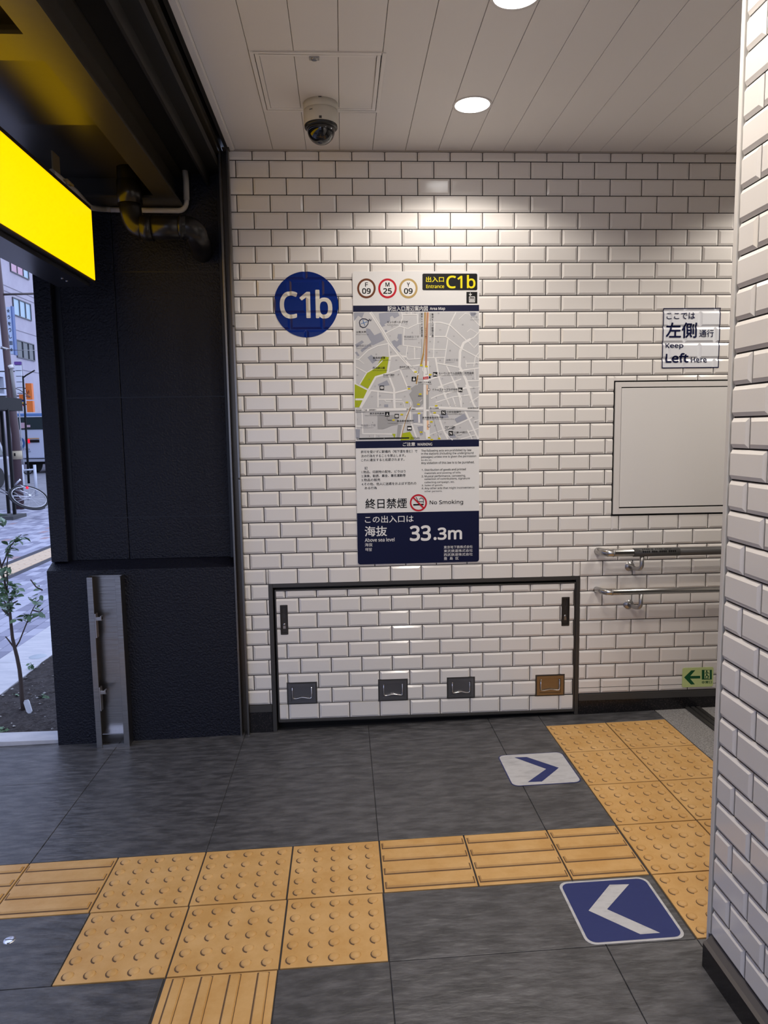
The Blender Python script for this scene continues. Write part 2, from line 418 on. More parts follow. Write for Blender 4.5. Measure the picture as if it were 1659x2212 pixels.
# ------------------------------------------------------------------ left: dark stucco wall, shutter rail
BX0, BX1 = -.945, -.068
g = MB()
g.box(BX0, BX1, -.020, .30, -.12, .835); g.hexa([(BX0, -.020, .835), (BX0, .30, .835), (BX0, .30, .868), (BX0, .062, .868)], [(BX1, -.020, .835), (BX1, .30, .835), (BX1, .30, .868), (BX1, .062, .868)])
wall_left = tag(g.build('wall_left', NAVY), 'navy painted stucco wall end beside the street', kind='structure')
g = MB(); g.box(BX0+.004, -.862, .030, .30, .868, 3.2); g.build('pilaster', NAVY, wall_left, .004)
g = MB(); g.box(-.835, -.585, .066, .30, .868, 3.2); g.build('stucco_panel', NAVY, wall_left, .003)
g = MB(); g.box(-.583, -.098, .066, .30, .868, 3.2); g.build('stucco_panel', NAVY, wall_left, .003)
g = MB(); g.box(-.862, -.835, .078, .30, .868, 3.2); g.box(-.098, BX1, .056, .30, .868, 3.2); g.build('recess', NAVYS, wall_left)
g = MB()
for z in (1.07, 1.64, 2.215): g.box(-.834, -.0985, .0652, .0668, z, z+.004)
g.box(BX0-.0006, -.0685, -.0207, -.018, .498, .502)
g.build('joint_line', NAVYS, wall_left)
# jamb / shutter guide rail
t = empty('shutter_rail', (-.045, 0, 0), 'tall bronze-grey steel shutter guide channel between dark stucco and white tiles', 'rail')
RAIL = mat('rail_steel', (.20, .185, .17), .30, 1, bump=(5, .15, .002, (1, 1, 30)))
g = MB(); g.box(-.072, -.0625, -.028, .1, -.02, 2.735); g.build('flange', RAIL, t, .001)
g = MB(); g.box(-.0365, -.0265, -.030, .1, -.02, 2.735); g.build('flange', RAIL, t, .001)
g = MB(); g.box(-.0625, -.0365, .012, .1, -.02, 2.735); g.build('channel_back', mat('rail_dark', (.10, .085, .07), .35, .9), t)
for z in (1.255, 1.955): 
    g = MB(); g.lathe([(0, -.0015), (.004, -.0012), (.005, 0)], (-.0315, -.0303, z), 'y', seg=12); g.build('rivet', STEELD, t)
# shutter slot along the ceiling
t = empty('shutter_slot', (-.06, -1, 2.7), 'dark steel shutter slot running along the ceiling edge', 'shutter slot')
g = MB(); g.box(-.041, -.0275, -7, -.004, 2.728, 2.80); g.build('rail', mat('slot_steel', (.10, .095, .09), .35, .9), t)
g = MB(); g.box(-.066, -.056, -7, -.004, 2.728, 2.80); g.build('rail', mat('slot_steel', (.10, .095, .09), .35, .9), t)
g = MB(); g.box(-.120, -.066, -7, -.004, 2.71, 2.80); g.build('slot_cover', BLACKP, t)
g = MB(); g.box(-.056, -.041, -7, -.004, 2.78, 2.80); g.build('slot_gap', BLACKGAP, t)
for y in (-.05,): 
    g = MB(); g.box(-.052, -.020, -.05, -.012, 2.722, 2.728); g.build('end_clip', BLACKP, t)

# ------------------------------------------------------------------ canopy steel over the street side
t = empty('canopy_frame', (-.26, -1, 2.45), 'black painted steel canopy beams over the entrance, lit yellow', 'canopy')
def hbeam_y(x0, x1, z, y0, y1, h=.15):
    g = MB(); g.box(x0, x1, y0, y1, z, z+.010); g.box(x0, x1, y0, y1, z+h-.01, z+h); c = (x0+x1)/2; g.box(c-.004, c+.004, y0, y1, z+.01, z+h-.01); return g
ZB = 2.495
hbeam_y(-.340, -.246, ZB, -5, .066).build('beam', BLACKP, t)
for (ya_, yb_) in ((-.105, .025), (-1.415, -1.280), (-2.70, -2.57)):
    g = MB(); g.box(-1.5, -.340, ya_, yb_, ZB, ZB+.010); c = (ya_+yb_)/2; g.box(-1.5, -.340, c-.004, c+.004, ZB+.010, ZB+.12); g.build('cross_beam', BLACKP, t)
g = MB(); g.box(-1.5, -.345, -5, -.72, ZB+.055, ZB+.060); g.build('soffit_plate', BLACKP, t)
g = MB(); g.box(-1.5, -.345, -.715, -.02, ZB+.10, ZB+.105); g.build('soffit_plate', BLACKP, t)
g = MB()
for x_ in (-1.0, -.72): g = MB(); g.lathe([(0, -.004), (.006, -.003), (.007, 0)], (x_, -.80, ZB+.055), 'z', seg=10); g.build('screw', STEEL, t)
g = MB(); g.box(-1.5, -.075, -5, .06, ZB+.155, ZB+.19); g.box(-.140, -.130, -5, .06, ZB+.10, ZB+.155); g.box(-1.52, -1.5, -5, .06, 2.10, 2.7); g.build('canopy_deck_and_sky_screen', mat('canopy_dark', (.012, .011, .010), .55), t)  # last box: unseen outer fascia, added to keep low sky light off the soffit
g = MB(); g.box(-1.5, -.95, -5, .35, 3.1, 3.2); g.box(-.95, XR, -7, .3, 2.85, 3.2); g.build('roof_slab', mat('canopy_dark', (.012, .011, .010), .55), t)
# yellow light box
LX, LY = -.588, -.185
YEL = mat('yellow_acrylic', (.9, .65, 0), .3, emit=((1.08, .62, .0), 1.0))
t = empty('light_box_sign', (LX-.1, -1.5, 2.2), 'long glowing plain yellow light box sign in a dark frame', 'sign')
zt, zb_ = 2.416, 2.128
g = MB(); g.box(LX-.14, LX-.003, -3.1, LY, zb_-.012, zt+.018); g.build('casing', mat('sign_frame', (.035, .033, .036), .35, .3), t, .002)
g = MB(); g.box(LX-.003, LX-.0005, -3.09, LY-.006, zb_, zt); g.build('lit_panel', YEL, t)
g = MB(); g.box(LX-.155, LX-.02, -3.1, LY-.02, zb_-.030, zb_-.012); g.build('lower_tray', mat('sign_tray', (.035, .036, .046), .3, .3), t, .002)
for y in (-.33, -.38):
    g = MB(); g.lathe([(0, -.004), (.004, -.003), (.005, 0)], (LX-.07, y, zb_-.030), 'z', seg=10); g.build('screw', STEEL, t)
g = MB(); g.box(LX-.05, LX+.006, -.47, -.40, zt+.03, zt+.036); g.box(LX-.05, LX-.044, -.47, -.40, zt+.0185, zt+.14); g.build('bracket', mat('bracket_zinc', (.45, .36, .22), .4, .6), t)
g = MB(); g.lathe([(0, -.012), (.009, -.012), (.009, 0), (0, 0)], (LX-.012, -.435, zt+.03), 'z', seg=8, smooth=False); g.build('bolt', STEEL, t)

# pipes -------------------------------------------------------------
def arc(p0, p1, p2, n=7):
    p0, p1, p2 = Vector(p0), Vector(p1), Vector(p2); return [(p0*(1-t)**2+p1*2*t*(1-t)+p2*t*t) for t in [i/n for i in range(n+1)]]
t = empty('electric_conduit', (-.4, .0, 2.47), 'thin grey conduit running from the light box along the dark wall', 'conduit')
yc = .020
pts = [at(397, 300, yc), at(398, 360, yc)]+arc(at(398, 362, yc), at(401, 380, yc), at(402, 392, yc), 4)
a, b, c = at(403, 432, yc), at(403, 455, yc), at(385, 455, yc)
pts += arc(a, b, c, 6); e = at(240, 453, yc)
g = MB(); g.tube(pts[:8], .0135, 0); g.tube(pts[6:]+[e], .0115, 0)
g.build('pipe', CONDUIT, t)
x1, z1 = wp(232, 452, yc)
p0 = Vector((x1, yc, z1)); p1 = Vector((LX-.02, yc, z1-.002)); p2 = Vector((LX-.02, LY+.05, zt+.028))
g = MB(); g.tube([e]+arc(p0, p1, p2, 7)+[Vector((LX-.025, LY-.30, zt+.030))], .0115, 0); g.build('pipe', CONDUIT, t)
g = MB(); g.tube([(LX-.025, LY-.02, zt+.034), (LX-.025, LY-.12, zt+.036), (LX-.025, LY-.30, zt+.034), (LX-.025, LY-.36, zt+.034)], [.0135, .017, .016, .0135], 0); g.build('sleeve', CONDUIT, t)
t = empty('drain_pipe', (-.3, -.1, 2.35), 'thick black drain pipe elbowing into the dark stucco wall', 'pipe')
yp = -.17; R_ = .0485
A = at(276, 318, yp); B = at(281, 440, yp); Ce = at(283, 490, yp); D = at(312, 493, yp); E_ = at(405, 491, yp)
g = MB(); g.tube([Vector((B.x, yp, ZB+.10)), Vector((B.x, yp, B.z))], R_, 0, 24); g.build('vertical_pipe', PVC, t)
g = MB(); g.tube([Vector((B.x, yp, B.z+.09)), Vector((B.x, yp, B.z-.004))], R_+.004, 0, 24); g.build('collar', PVC, t)
g = MB(); g.tube(arc(Vector((B.x, yp, B.z)), Vector((B.x, yp, D.z)), D, 8), R_-.003, 0, 24); g.build('elbow', PVC, t)
g = MB(); g.tube([D+Vector((-.01, 0, 0)), D+Vector((.035, 0, 0))], R_+.004, 0, 24); g.build('collar', PVC, t)
g = MB(); g.tube([D, E_], R_, 0, 24); g.build('horizontal_pipe', PVC, t)
g = MB(); g.tube([E_+Vector((-.03, 0, 0)), E_+Vector((-.018, 0, 0))], R_+.004, 0, 24); g.build('collar', PVC, t)
F1 = at(424, 506, yp+.02); F2 = at(432, 528, -.06); 
g = MB(); g.tube(arc(E_-Vector((.03, 0, 0)), E_+Vector((.025, 0, 0)), F1, 6)+[F2, at(437, 545, .07)], R_, 0, 24); g.build('elbow', PVC, t)

# ------------------------------------------------------------------ post holder channel
t = empty('barrier_post_channel', (-.66, -.1, 0), 'upright open stainless steel channel standing on the paving against the dark wall', 'steel channel')
x0, x1, yf, yb, zt = -.742, -.588, -.080, -.021, .812
z0 = fz(-.66, -.05)
CH = mat('channel_steel', (.36, .345, .34), .30, 1, bump=(4, .2, .003, (1, 1, 25)))
g = MB(); g.box(x0+.006, x1-.006, yb-.003, yb, z0, zt); g.build('back_plate', CH, t)
g = MB(); g.box(x0, x0+.006, yf, yb, z0, zt); g.build('side_plate', CH, t, .001)
g = MB(); g.box(x1-.006, x1, yf, yb, z0, zt); g.build('side_plate', CH, t, .001)
g = MB(); g.box(x0, x0+.026, yf-.0025, yf, z0, zt); g.build('front_flange', CH, t, .0008)
g = MB(); g.box(x1-.026, x1, yf-.0025, yf, z0, zt); g.build('front_flange', CH, t, .0008)
g = MB(); g.box(x0+.006, x1-.006, yb-.014, yb-.003, zt-.004, zt); g.build('top_lip', CH, t)
g = MB(); g.box(x0+.028, x1-.026, yf+.004, yb-.003, z0+.062, z0+.066)
b_ = g.build('base_plate', mat('bright_plate', (.62, .62, .66), .18, 1, noise=(30, (.10, .085, .07), .62, .72)), t)
g = MB(); g.box(x0+.028, x1-.026, yf-.001, yf+.004, z0+.0, z0+.014); g.build('sill', CH, t)
for zc in (.610, .255):
    g = MB(); xh = x0+.028
    g.box(xh, xh+.006, yf-.008, yf+.02, zc-.085, zc+.03)
    g.box(xh+.006, xh+.032, yf-.008, yf+.006, zc-.002, zc+.014)
    g.box(xh+.026, xh+.032, yf-.012, yf+.006, zc+.003, zc+.020)
    g.build('hook', mat('hook_steel', (.5, .48, .47), .28, 1), t, .001)

# ------------------------------------------------------------------ text and print helpers
_fc = {}
try:                                    # Blender's own bundled sans serif, its built-in font otherwise
    SANS = bpy.data.fonts.load(bpy.utils.resource_path('LOCAL')+'/datafiles/fonts/NotoSansHebrew-Regular.woff2')
except Exception: SANS = None
def text_geo(body, bold=0.0, spacing=1.0):
    k = (body, spacing)
    if k in _fc: return _fc[k]
    c = bpy.data.curves.new('t', 'FONT'); c.body = body; c.size = 1
    if SANS and all(ord(q) < 128 for q in body): c.font = SANS
    c.resolution_u = 3 if len(body) < 6 else 2; c.space_character = spacing
    o = bpy.data.objects.new('t', c); COL.objects.link(o)
    me = bpy.data.meshes.new_from_object(o.evaluated_get(bpy.context.evaluated_depsgraph_get()))
    v = [(q.co.x, q.co.y) for q in me.vertices]; f = [tuple(p.vertices) for p in me.polygons]
    bpy.data.objects.remove(o); bpy.data.curves.remove(c); bpy.data.meshes.remove(me)
    _fc[k] = (v, f); return _fc[k]
def bold_steps(B):                      # heavier weight: the glyphs repeated around a small circle
    if B < 1e-7: return [(0, 0)]
    n = 8 if B > .0012 else 4
    return [(B*math.cos(2*math.pi*(k+.5)/n), B*math.sin(2*math.pi*(k+.5)/n)) for k in range(n)]
class Print:
    """flat print on the plane y = Y: polygons given in photo pixels, unprojected on the plane"""
    def __init__(s, y, off=(0, 0), sc=1.0): s.mb = MB(); s.y = y; s.off = off; s.sc = sc; s.l = 0; s.c = 0
    def depth(s): s.c = (s.c+1) % 61; return s.y-.0002*s.l-3e-6*s.c
    def frame(s, off, sc): s.off = off; s.sc = sc
    def w(s, u, v): return wp(s.off[0]+u/s.sc, s.off[1]+v/s.sc, s.y)
    def lay(s, k): s.l = k
    def poly(s, pts, m):
        yy = s.depth()
        s.mb.face([(x, yy, z) for x, z in [s.w(*p) for p in pts]], m)
    def rect(s, u0, v0, u1, v1, m): s.poly([(u0, v0), (u1, v0), (u1, v1), (u0, v1)], m)
    def rrect(s, u0, v0, u1, v1, r, m, n=5):
        p = []
        for (cx, cy, a0) in ((u1-r, v0+r, -90), (u1-r, v1-r, 0), (u0+r, v1-r, 90), (u0+r, v0+r, 180)):
            for k in range(n+1):
                a = math.radians(a0+90*k/n); p.append((cx+r*math.cos(a), cy+r*math.sin(a)))
        s.poly(p, m)
    def disc(s, u, v, ru, rv, m, n=28): s.poly([(u+ru*math.cos(2*math.pi*k/n), v+rv*math.sin(2*math.pi*k/n)) for k in range(n)], m)
    def line(s, pts, w, m):
        for i in range(len(pts)-1):
            (a, b), (c, d) = pts[i], pts[i+1]; L = math.hypot(c-a, d-b) or 1; nx, ny = -(d-b)/L*w/2, (c-a)/L*w/2
            s.poly([(a+nx, b+ny), (c+nx, d+ny), (c-nx, d-ny), (a-nx, b-ny)], m)
            if 0 < i: s.disc(a, b, w/2, w/2, m, 8)
    def text(s, body, u0, v0, u1, v1, m, bold=0.0, spacing=1.0, rot=0):
        v, f = text_geo(body, bold, spacing)
        if not v: return
        xa, xb = min(p[0] for p in v), max(p[0] for p in v); ya, yb = min(p[1] for p in v), max(p[1] for p in v)
        X0, _ = s.w(u0, (v0+v1)/2); X1, _ = s.w(u1, (v0+v1)/2); _, Z1 = s.w((u0+u1)/2, v0); _, Z0 = s.w((u0+u1)/2, v1)
        B = bold*1.15*(abs(Z1-Z0) if rot == 0 else abs(X1-X0)); X0 += B; X1 -= B; Z0 += B; Z1 -= B
        for (ox, oz) in bold_steps(B):
            n = len(s.mb.v); yy = s.depth()
            for (x, y) in v:
                a, b = (x-xa)/(xb-xa), (y-ya)/(yb-ya or 1)
                if rot == 1: a, b = b, 1-a          # running downwards
                s.mb.v.append((X0+(X1-X0)*a+ox, yy, Z0+(Z1-Z0)*b+oz))
            for q in f: s.mb.f.append(tuple(n+i for i in q)); s.mb.m.append(m); s.mb.sm.append(False)
    def build(s, name, mats, parent):
        me = bpy.data.meshes.new(name); me.from_pydata(s.mb.v, [], s.mb.f); me.polygons.foreach_set('material_index', s.mb.m); me.update()
        return put(link(name, me, mats), parent)
def print_mat(n, c, r=.4): return mat('print_'+n, c, r, spec=.3)
K = print_mat('black', rgb(14, 14, 16)); WH = print_mat('white', rgb(240, 239, 238)); NV = print_mat('navy', rgb(6, 14, 54)); YL = print_mat('yellow', rgb(245, 228, 20))
RD = print_mat('red', rgb(196, 20, 40)); BR = print_mat('brown', rgb(110, 62, 34)); GO = print_mat('gold', rgb(190, 160, 100)); GR = print_mat('road_grey', rgb(204, 204, 206)); G2 = print_mat('building_grey', rgb(160, 163, 176))
G3 = print_mat('mid_grey', rgb(166, 166, 168)); GN = print_mat('park_green', rgb(172, 184, 22)); OC = print_mat('ochre', rgb(180, 140, 66)); PK = print_mat('tan', rgb(190, 142, 112)); TG = print_mat('text_grey', rgb(120, 120, 128)); PBL = print_mat('pale_blue', rgb(80, 130, 190)); OR = print_mat('peach', rgb(238, 196, 160))
PM = [K, WH, NV, YL, RD, BR, GO, GR, G2, G3, GN, OC, PK, TG, PBL, OR]
k_, w_, n_, y_, r_, b_r, g_o, gr_, g2_, g3_, gn_, oc_, pk_, tg_, cy_, or_ = range(16)

# ------------------------------------------------------------------ area map board
t = empty('area_map_board', (.81, -.01, 1.51), 'tall white and navy wall board with a grey area map and notices', 'sign')
YB = -.0085
bw = [wp(761, 586, YB), wp(1036, 586, YB), wp(1034, 1215, YB), wp(773, 1218, YB)]
def rr_world(c, r, y0, y1, mbx, m=0):
    x0 = sum((c[0][0], c[3][0]))/2; x1 = sum((c[1][0], c[2][0]))/2; z1 = (c[0][1]+c[1][1])/2; z0 = (c[2][1]+c[3][1])/2
    p = []
    for (cx, cz, a0) in ((x1-r, z1-r, 0), (x0+r, z1-r, 90), (x0+r, z0+r, 180), (x1-r, z0+r, 270)):
        for k in range(5):
            a = math.radians(a0+22.5*k); p.append((cx+r*math.cos(a), cz+r*math.sin(a)))
    mbx.hexa([(x, y0, z) for x, z in p], [(x, y1, z) for x, z in p], m); return x0, x1, z0, z1
g = MB(); bX0, bX1, bZ0, bZ1 = rr_world(bw, .012, YB, -.0055, g); g.build('board', print_mat('board_white', rgb(236, 235, 234), .3), t)
P = Print(YB-.0003)
def band(z1, z0, m, lay=0, r=0):
    P.lay(lay); yy = P.y-.00012*P.l
    P.mb.face([(bX0+.0005, yy, z0), (bX1-.0005, yy, z0), (bX1-.0005, yy, z1), (bX0+.0005, yy, z1)], m)
zz = lambda px, py: wp(px, py, YB)[1]
band(zz(900, 659.5), zz(900, 673), n_); band(zz(900, 951), zz(900, 966.5), n_)
g = MB(); x0, x1, z0, z1 = bX0+.0004, bX1-.0004, bZ0+.0004, zz(900, 1106); p = []
p = [(x1, z1), (x0, z1)]
for (cx, cz, a0) in ((x0+.012, z0+.012, 180), (x1-.012, z0+.012, 270)):
    for k in range(5):
        a = math.radians(a0+22.5*k); p.append((cx+.012*math.cos(a), cz+.012*math.sin(a)))
P.lay(0); P.mb.face([(x, P.y, z) for x, z in p], n_)
# header
P.frame((0, 0), 1)
for cx, m, a, b in ((791.5, b_r, 'F', '09'), (837, r_, 'M', '25'), (882, g_o, 'Y', '09')):
    P.lay(1); P.disc(cx, 623, 20, 21.5, m, 40); P.lay(2); P.disc(cx, 623, 15.6, 17, w_, 40); P.lay(3)
    P.text(a, cx-(4.6 if a == 'M' else 3), 610, cx+(4.6 if a == 'M' else 3.4), 619.5, k_, .035); P.text(b, cx-9.5, 622.5, cx+9.5, 635, k_, .04)
P.lay(1); P.rrect(912.5, 591, 1031, 627, 3, k_); P.lay(2)
P.text('出入口', 920, 597.5, 959, 609.5, y_, .02); P.text('Entrance', 920.5, 615, 959.5, 622.5, y_, .02); P.text('C1b', 964, 594, 1027, 623, y_, .02)
P.lay(1); P.rect(1007.5, 630.5, 1031, 655.5, k_); P.lay(2); P.line([(1016, 632), (1016, 638)], 1.2, w_); P.line([(1013, 635), (1016, 638.5), (1019, 635)], 1.2, w_)
P.rrect(1013, 640.5, 1026, 653, 1, w_); P.lay(3); P.rect(1014.3, 642, 1024.7, 651.5, k_); P.lay(4)
for i in range(3): P.disc(1016.5+i*3, 644.6, .9, .9, w_, 10); P.rect(1015.5+i*3, 646, 1017.5+i*3, 651, w_)
P.lay(1); P.text('駅出入口周辺案内図', 837, 661, 924, 672, w_, .006); P.text('Area Map', 928.5, 663.5, 961.5, 671.2, w_, .014)
# map ground
P.lay(0); P.frame((0, 0), 1)
P.poly([(767.5, 674.5), (1034, 674.5), (1033.5, 949), (771, 951)], gr_)
P.frame((760, 660), 5.925)
P.lay(1)
B6 = [[(25,90),(160,90),(130,160),(80,130),(30,200)],[(345,100),(480,85),(590,85),(610,130),(545,165),(520,130),(490,145),(490,200),(400,250),(365,220),(350,160)],[(355,220),(385,200),(430,260),(385,275)],
[(185,290),(230,300),(290,380),(370,345),(420,440),(270,510),(250,500),(130,600),(110,570),(250,470),(180,350)],[(40,500),(130,445),(155,470),(60,540)],[(40,600),(65,590),(100,640),(75,650)],
[(200,665),(250,630),(320,700),(265,745)],[(510,460),(545,440),(580,460),(600,430),(580,420),(590,365),(640,365),(640,505),(610,505),(575,535),(620,590),(590,605),(540,540)],[(330,1010),(450,955),(485,1020),(420,1030),(360,1050)],[(1510,85),(1580,85),(1600,100),(1560,140),(1520,130)],[(420,320),(440,310),(455,330),(430,340)]]
for b in B6: P.poly(b, g2_)
P.lay(2)
for q in ([(390,650),(475,660),(440,870),(300,915),(215,1070),(105,1010),(190,860),(310,790)], [(35,1010),(55,1000),(205,1085),(120,1300),(38,1305)]): P.poly(q, gn_)
P.lay(3)
R6 = [(36,[(238,86),(400,335),(480,480),(600,625),(720,755),(850,890)]),(11,[(640,86),(650,160),(610,265),(420,360)]),(11,[(610,265),(715,295),(840,235),(838,115),(650,112)]),(11,[(840,235),(900,228)]),
(11,[(670,285),(660,510),(890,540)]),(11,[(710,520),(695,650),(720,690),(880,680)]),(11,[(800,535),(805,680)]),(13,[(30,685),(85,690),(210,570),(330,515),(470,485)]),(8,[(85,690),(155,745)]),(14,[(468,480),(482,650)]),
(24,[(480,655),(580,640)]),(20,[(580,640),(700,655)]),(24,[(492,655),(458,870)]),(16,[(458,870),(620,815),(700,790),(870,760)]),(12,[(30,775),(190,860),(310,790),(395,700)]),(12,[(190,860),(100,1010)]),(24,[(460,870),(305,915),(210,1085),(105,1310)]),
(14,[(40,1000),(212,1086)]),(24,[(468,880),(540,1070),(550,1330)]),(18,[(620,825),(715,1060)]),(20,[(235,1086),(540,1120),(720,1075)]),(14,[(985,212),(1130,215),(1250,245),(1330,90)]),(14,[(1250,245),(1203,398),(990,395)]),(13,[(1203,398),(1400,550),(1625,668)]),(13,[(1250,245),(1470,450)]),
(32,[(1520,430),(1430,480),(1385,590),(1378,780),(1460,950),(1530,1190)]),(13,[(1515,430),(1560,410),(1635,330)]),(8,[(1370,175),(1450,100),(1500,110)]),(8,[(1500,110),(1635,260)]),(8,[(1475,335),(1520,300),(1600,350)]),(9,[(1490,460),(1565,540),(1635,460)]),
(11,[(1228,430),(1180,750)]),(11,[(985,560),(1205,565)]),(11,[(1062,215),(1045,665)]),(12,[(960,670),(1190,665)]),(22,[(1072,670),(1108,900),(1200,1180)]),(14,[(1085,735),(1378,792)]),(16,[(1210,770),(1300,960),(1380,1180)]),(16,[(1370,835),(1635,798)]),(18,[(985,950),(1180,885)]),
(14,[(1100,1045),(1400,940)]),(14,[(1460,740),(1630,735)]),(8,[(1460,700),(1465,790)]),(9,[(1570,800),(1580,950)]),(10,[(1635,590),(1580,660),(1560,780)]),(14,[(1470,965),(1635,960)]),(14,[(1180,1130),(1530,1040)]),(12,[(30,690),(30,1300)]),(9,[(760,86),(760,115)])]
for w, q in R6: P.line(q, w, w_)
P.frame((760, 780), 5.925)
R7 = [(24,[(45,490),(150,490)]),(26,[(110,600),(240,380)]),(16,[(335,390),(335,595)]),(14,[(345,490),(640,490)]),(9,[(420,495),(440,520),(530,520),(660,525),(680,590)]),(26,[(540,400),(545,600)]),(16,[(565,400),(745,360)]),(30,[(50,628),(700,615),(915,605)]),(30,[(975,600),(1100,595),(1630,620)]),
(16,[(130,650),(140,935)]),(18,[(50,835),(130,835)]),(14,[(140,930),(560,935)]),(9,[(295,940),(295,985)]),(9,[(45,870),(60,870)]),(20,[(700,700),(620,990)]),(20,[(745,640),(750,760),(830,990)]),(13,[(780,800),(915,820)]),(20,[(860,680),(860,790)]),(22,[(1105,690),(1170,880),(1230,1000)]),(16,[(1000,680),(1105,690)]),
(16,[(1180,880),(1400,790),(1540,720)]),(16,[(1180,910),(1290,1010)]),(22,[(1450,640),(1540,830),(1620,1000)]),(12,[(1560,770),(1630,750)]),(12,[(1300,960),(1630,860)]),(10,[(1000,940),(1160,880)]),(10,[(1090,920),(1140,990)]),(12,[(1390,1000),(1600,940)]),(12,[(1480,880),(1540,1000)]),
(14,[(1010,480),(1100,440),(1350,370),(1510,320)]),(14,[(1210,480),(1260,590)]),(14,[(1290,460),(1330,580)]),(14,[(1370,440),(1400,590)]),(20,[(1150,300),(1210,480)]),(16,[(1310,250),(1400,480),(1400,590)]),(24,[(1460,300),(1560,560),(1600,620)]),(14,[(1070,530),(1290,460),(1520,430)]),(10,[(1510,530),(1630,450)]),(10,[(1450,350),(1635,330)]),(12,[(1030,380),(1150,330)])]
for w, q in R7: P.line(q, w, w_)
P.lay(4)
P.poly([(755,350),(810,310),(915,295),(915,540),(870,590),(790,590),(780,520),(735,420),(770,380)], g3_)
P.poly([(330,690),(590,690),(590,810),(500,830),(480,840),(400,870),(330,870)], g3_); P.poly([(590,815),(640,815),(610,1000),(570,1000)], g3_)
P.poly([(50,870),(105,875),(100,985),(55,985)], g2_); P.poly([(780,680),(850,672),(850,780),(790,790)], g2_); P.poly([(1315,740),(1440,670),(1475,735),(1345,790)], g2_); P.poly([(1120,680),(1210,660),(1240,720),(1140,730)], g2_); P.rect(415, 555, 465, 588, g2_); P.poly([(870,680),(905,675),(905,790),(880,790)], g2_); P.poly([(840,840),(910,830),(910,940),(880,950)], g2_); P.poly([(1240,960),(1310,930),(1340,975),(1260,985)], g2_)
P.line([(1005,600),(1120,1000)], 5, g3_); P.line([(50,655),(700,640),(915,640)], 6, g3_); P.line([(1000,640),(1635,640)], 6, g3_)
P.poly([(640,925),(745,905),(800,1005),(625,1015)], gn_); P.poly([(515,930),(560,930),(550,990)], gn_)
P.poly([(917,0),(985,0),(985,600),(1000,1000),(950,1000),(940,910),(917,900)], w_)
P.lay(5)
P.rect(950, 300, 985, 620, g3_); P.rect(955, 305, 972, 430, or_); P.rect(958, 760, 985, 880, or_); P.rect(955, 640, 985, 760, g3_)
P.line([(745,520),(760,570),(700,690)], 14, w_); P.line([(750,590),(700,720),(650,900),(630,1000)], 9, oc_); P.line([(770,560),(735,640),(680,790)], 3, b_r)
P.line([(845,180),(825,290)], 14, oc_)
P.frame((760, 660), 5.925)
P.line([(938,86),(938,400),(920,600),(885,760)], 20, oc_); P.line([(950,86),(938,420),(925,620)], 4, w_); P.line([(968,86),(955,520),(952,640),(948,790)], 26, pk_); P.line([(985,86),(975,230)], 6, or_)
P.line([(890,430),(895,530),(885,690)], 8, g3_)
P.line([(860,790),(855,860),(835,880)], 10, g3_); P.line([(905,795),(905,830),(930,860),(925,930)], 10, w_); P.line([(960,790),(970,880),(940,880)], 8, g3_)
P.line([(250,90),(480,470),(700,735)], 2.5, tg_)
P.lay(7)
def icon(u, v, kind, s=30):
    P.lay(7); P.rect(u-s, v-s, u+s, v+s, k_); P.lay(8)
    if kind == 'bed': P.rect(u-20, v+2, u+22, v+12, w_); P.rect(u-20, v-14, u-14, v+20, w_); P.disc(u-4, v-6, 6, 6, w_, 10); P.rect(u+17, v+2, u+22, v+20, w_)
    if kind == 'mail': P.rect(u-20, v-15, u+20, v+15, w_); P.lay(9); P.line([(u-18, v-13), (u, v+3), (u+18, v-13)], 3.5, k_); P.line([(u-18, v+13), (u-5, v)], 3, k_); P.line([(u+18, v+13), (u+5, v)], 3, k_)
    if kind == 'wc': P.disc(u, v-12, 7, 7, w_, 10); P.poly([(u-12, v-2), (u+12, v-2), (u+16, v+20), (u-16, v+20)], w_)
    if kind == 'tri': P.poly([(u, v-22), (u+9, v+8), (u-9, v+8)], w_); P.rect(u-20, v+12, u+20, v+17, w_)
    if kind == 'bank': P.disc(u-10, v-8, 8, 8, w_, 10); P.disc(u+10, v+8, 8, 8, w_, 10); P.line([(u-18, v+16), (u+18, v-16)], 4, w_)
    if kind == 'bus': P.rect(u-22, v-10, u+22, v+10, w_); P.disc(u-12, v+12, 5, 5, w_, 8); P.disc(u+12, v+12, 5, 5, w_, 8)
icon(1067, 880, 'bed', 28); icon(1388, 1078, 'bed', 28); icon(385, 1052, 'mail', 28); icon(795, 940, 'wc', 29)
P.lay(7)
